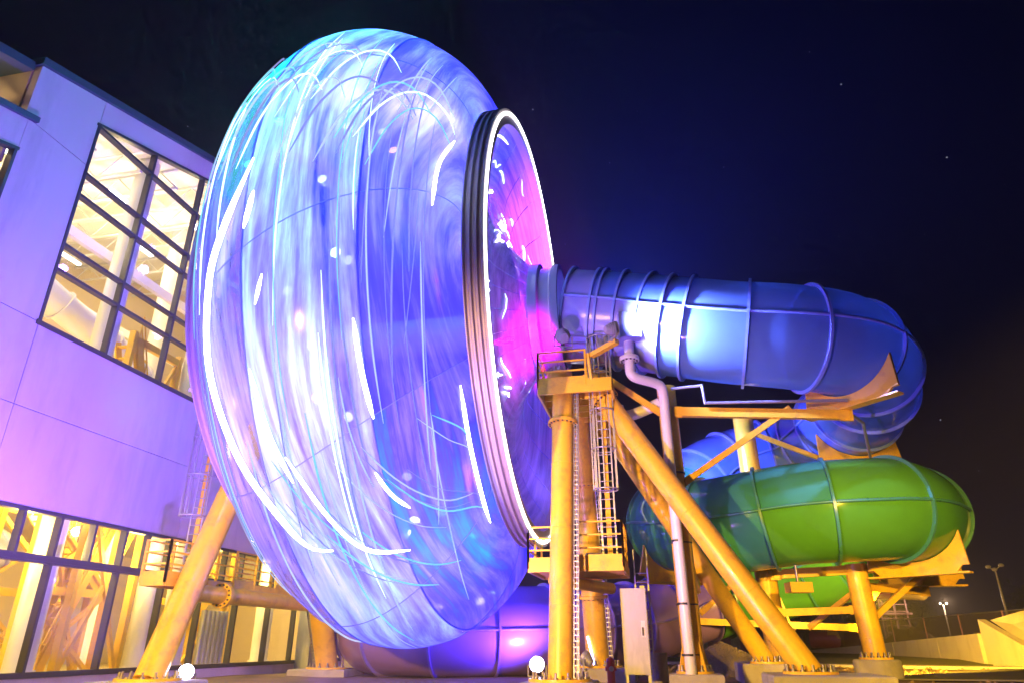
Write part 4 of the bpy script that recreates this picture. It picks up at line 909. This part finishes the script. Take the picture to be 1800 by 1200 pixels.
# lamp post, trees, far slides and tower
e = thing('lamp_post', 'tall unlit lamp post with three heads against the dark sky', 'lamp post', (47, 70, .3)); b0 = V((47.2, 70, .3)); mb = MB(); mb.cyl(b0, b0 + V((0, 0, 7.7)), .14, .09, n=12); obj('mast', mb, 'galvanised', e)
for k, (dx, dz) in enumerate(((-.75, .1), (-.2, -.15), (.55, .25))):
    mb = MB(); mb.cyl(b0 + V((0, 0, 7.5)), b0 + V((dx, -.1, 7.6 + dz)), .05, n=6); mb.sphere(b0 + V((dx, -.2, 7.65 + dz)), .26, 10, 6, (1, 1, .7)); obj('lamp_head', mb, 'pvc_pipe', e)
def tree(x, y, h, r, label, seed):
    rnd = random.Random(seed); e = thing('tree', label, 'tree', (x, y, 0), 'dark trees beyond the fence'); mb = MB(); mb.cyl((x, y, 0), (x, y, h * .5), .3, .18, n=8)
    cl = []
    for k in range(9):
        a = rnd.uniform(0, 6.28); q = V((x + r * .55 * math.cos(a), y + r * .55 * math.sin(a), h * rnd.uniform(.45, .85))); mb.cyl((x, y, h * .35), q, .1, .04, n=5); cl.append((q, r * rnd.uniform(.35, .6)))
    obj('trunk', mb, 'bark', e); mb = MB()
    for k in range(1700):
        c, cr = rnd.choice(cl); d = V((rnd.gauss(0, 1), rnd.gauss(0, 1), rnd.gauss(0, .8))); p = c + d * cr * .55; s = rnd.uniform(.12, .28); u = V((rnd.gauss(0, 1), rnd.gauss(0, 1), rnd.gauss(0, 1))).normalized() * s; w = u.orthogonal().normalized() * s * .6
        mb.add([p - u, p + w, p + u, p - w], [(0, 1, 2, 3)])
    obj('crown', mb, 'leaf', e)
tree(46, 100, 9.0, 5.0, 'broad dark tree behind the far slide tower', 1); tree(53, 98, 6.5, 3.5, 'lower dark tree between the far tower and the lamp post', 2)
tree(64, 88, 8.0, 4.2, 'dark tree right of the lamp post', 3); tree(44, 112, 8.0, 4.5, 'dark tree just behind the far yellow-tipped slide', 4)
e = thing('far_slide', 'far red slide tube with a yellow end above the tower', 'water slide', (47, 85, 5)); 
P = spline([(40.5, 88, 7.3), (43, 87, 7.0), (45.0, 86, 6.8)], .4); mb = MB(); mb.tube(P, .95, 16); obj('red_tube', mb, 'far_red', e)
P2 = spline([(45.0, 86, 6.8), (46.4, 85.4, 6.75), (47.6, 84.2, 6.6)], .3); mb = MB(); mb.tube(P2, .9, 16); mb.sphere(P2[-1], .9, 14, 10); obj('yellow_tube', mb, 'far_yellow', e)
e = thing('far_tower', 'mauve steel ladder tower beyond the fence', 'tower', (43.5, 84, 0))
for dx in (0, 1.6, 3.0):
    for dy in (0, 2.5): mb = MB(); mb.beam((42.2 + dx, 84 + dy, 0), (42.2 + dx, 84 + dy, 5.8), .16, .16); obj('post', mb, 'mauve_steel', e)
for k in range(7): mb = MB(); mb.beam((42.1, 84, .8 + k * .75), (45.4, 84, .8 + k * .75), .1, .1); obj('rail', mb, 'mauve_steel', e)
mb = MB(); mb.box(42, 45.6, 83.6, 87, 4.2, 4.4); obj('landing', mb, 'mauve_steel', e)
def rock(x, y, r, h, label, mat, seed):
    rnd = random.Random(seed); mb = MB(); mb.sphere((x, y, 0), r, 14, 9, (1, .8, h / r)); mb.v = [(a + rnd.uniform(-.12, .12) * r, b + rnd.uniform(-.1, .1) * r, c + rnd.uniform(-.1, .1) * h) for a, b, c in mb.v]; mb.sm = [False] * len(mb.sm); obj('rock', mb, mat, label=label, cat='rock', group='rocks beyond the fence')
rock(41, 76, 3.2, 2.6, 'low rust-brown rock mound beyond the fence by the far tower', 'rust_rock', 1); rock(47, 74, 2.6, 2.2, 'pale grey rock beyond the fence below the lamp post', 'concrete', 2)
e = thing('far_slide', 'low curved far slide with a yellow stripe behind the short column', 'water slide', (38, 80, 0)); mb = MB(); mb.tube(spline([(33, 82, 1.6), (36, 80, 1.5), (39, 80.5, 1.2), (40.5, 82.5, .9)], .5), .9, 16); obj('tube', mb, 'far_red', e); mb = MB(); mb.tube(spline([(34.5, 80.9, 1.62), (36, 79.9, 1.6)], .4), .93, 16); obj('yellow_band', mb, 'far_yellow', e)
e = thing('far_lamp_post', 'short lamp post with two tiny lit lamps far beyond the fence', 'lamp post', (47.2, 80, 0)); mb = MB(); mb.cyl((47.2, 80, 0), (47.2, 80, 5.1), .08, n=8); obj('mast', mb, 'galvanised', e)
for dx in (-.35, .35): mb = MB(); mb.sphere((47.2 + dx, 79.9, 5.2), .1, 8, 6); obj('lamp_head', mb, 'tube_lamp', e)
lamp('POINT', (47.2, 79.3, 5.4), 1800, (1.0, 0.62, 0.35), None, .1)
e = thing('far_shed', 'low dark shed with pale door far behind the gravel heap', 'shed', (20, 92, 0)); mb = MB(); mb.box(12, 30, 92, 97, 0, 2.8); obj('wall', mb, 'mauve_steel', e); mb = MB(); mb.box(11.6, 30.4, 91.5, 97.4, 2.8, 3.1); obj('roof', mb, 'dark_metal', e)
for x in (14, 18.5, 23, 27): mb = MB(); mb.box(x, x + 1.1, 91.93, 91.99, .1, 2.2); obj('door', mb, 'grey_metal', e)

# ================================================================== HAZE: thin night air that catches the lights
hz = MB(); hz.box(-60, 75, -20, 125, -1.2, 30); hzm = bpy.data.materials.new('night_air'); nt, n_, l_ = nodes(hzm); n_.clear()
o_ = n_.new('ShaderNodeOutputMaterial'); pv = n_.new('ShaderNodeVolumePrincipled'); pv.inputs['Color'].default_value = (.8, .82, .9, 1); pv.inputs['Density'].default_value = .0024; pv.inputs['Anisotropy'].default_value = .35
l_.new(pv.outputs[0], o_.inputs['Volume']); M['night_air'] = hzm
obj('haze', hz, 'night_air', kind='stuff', label='thin night air catching the coloured light')
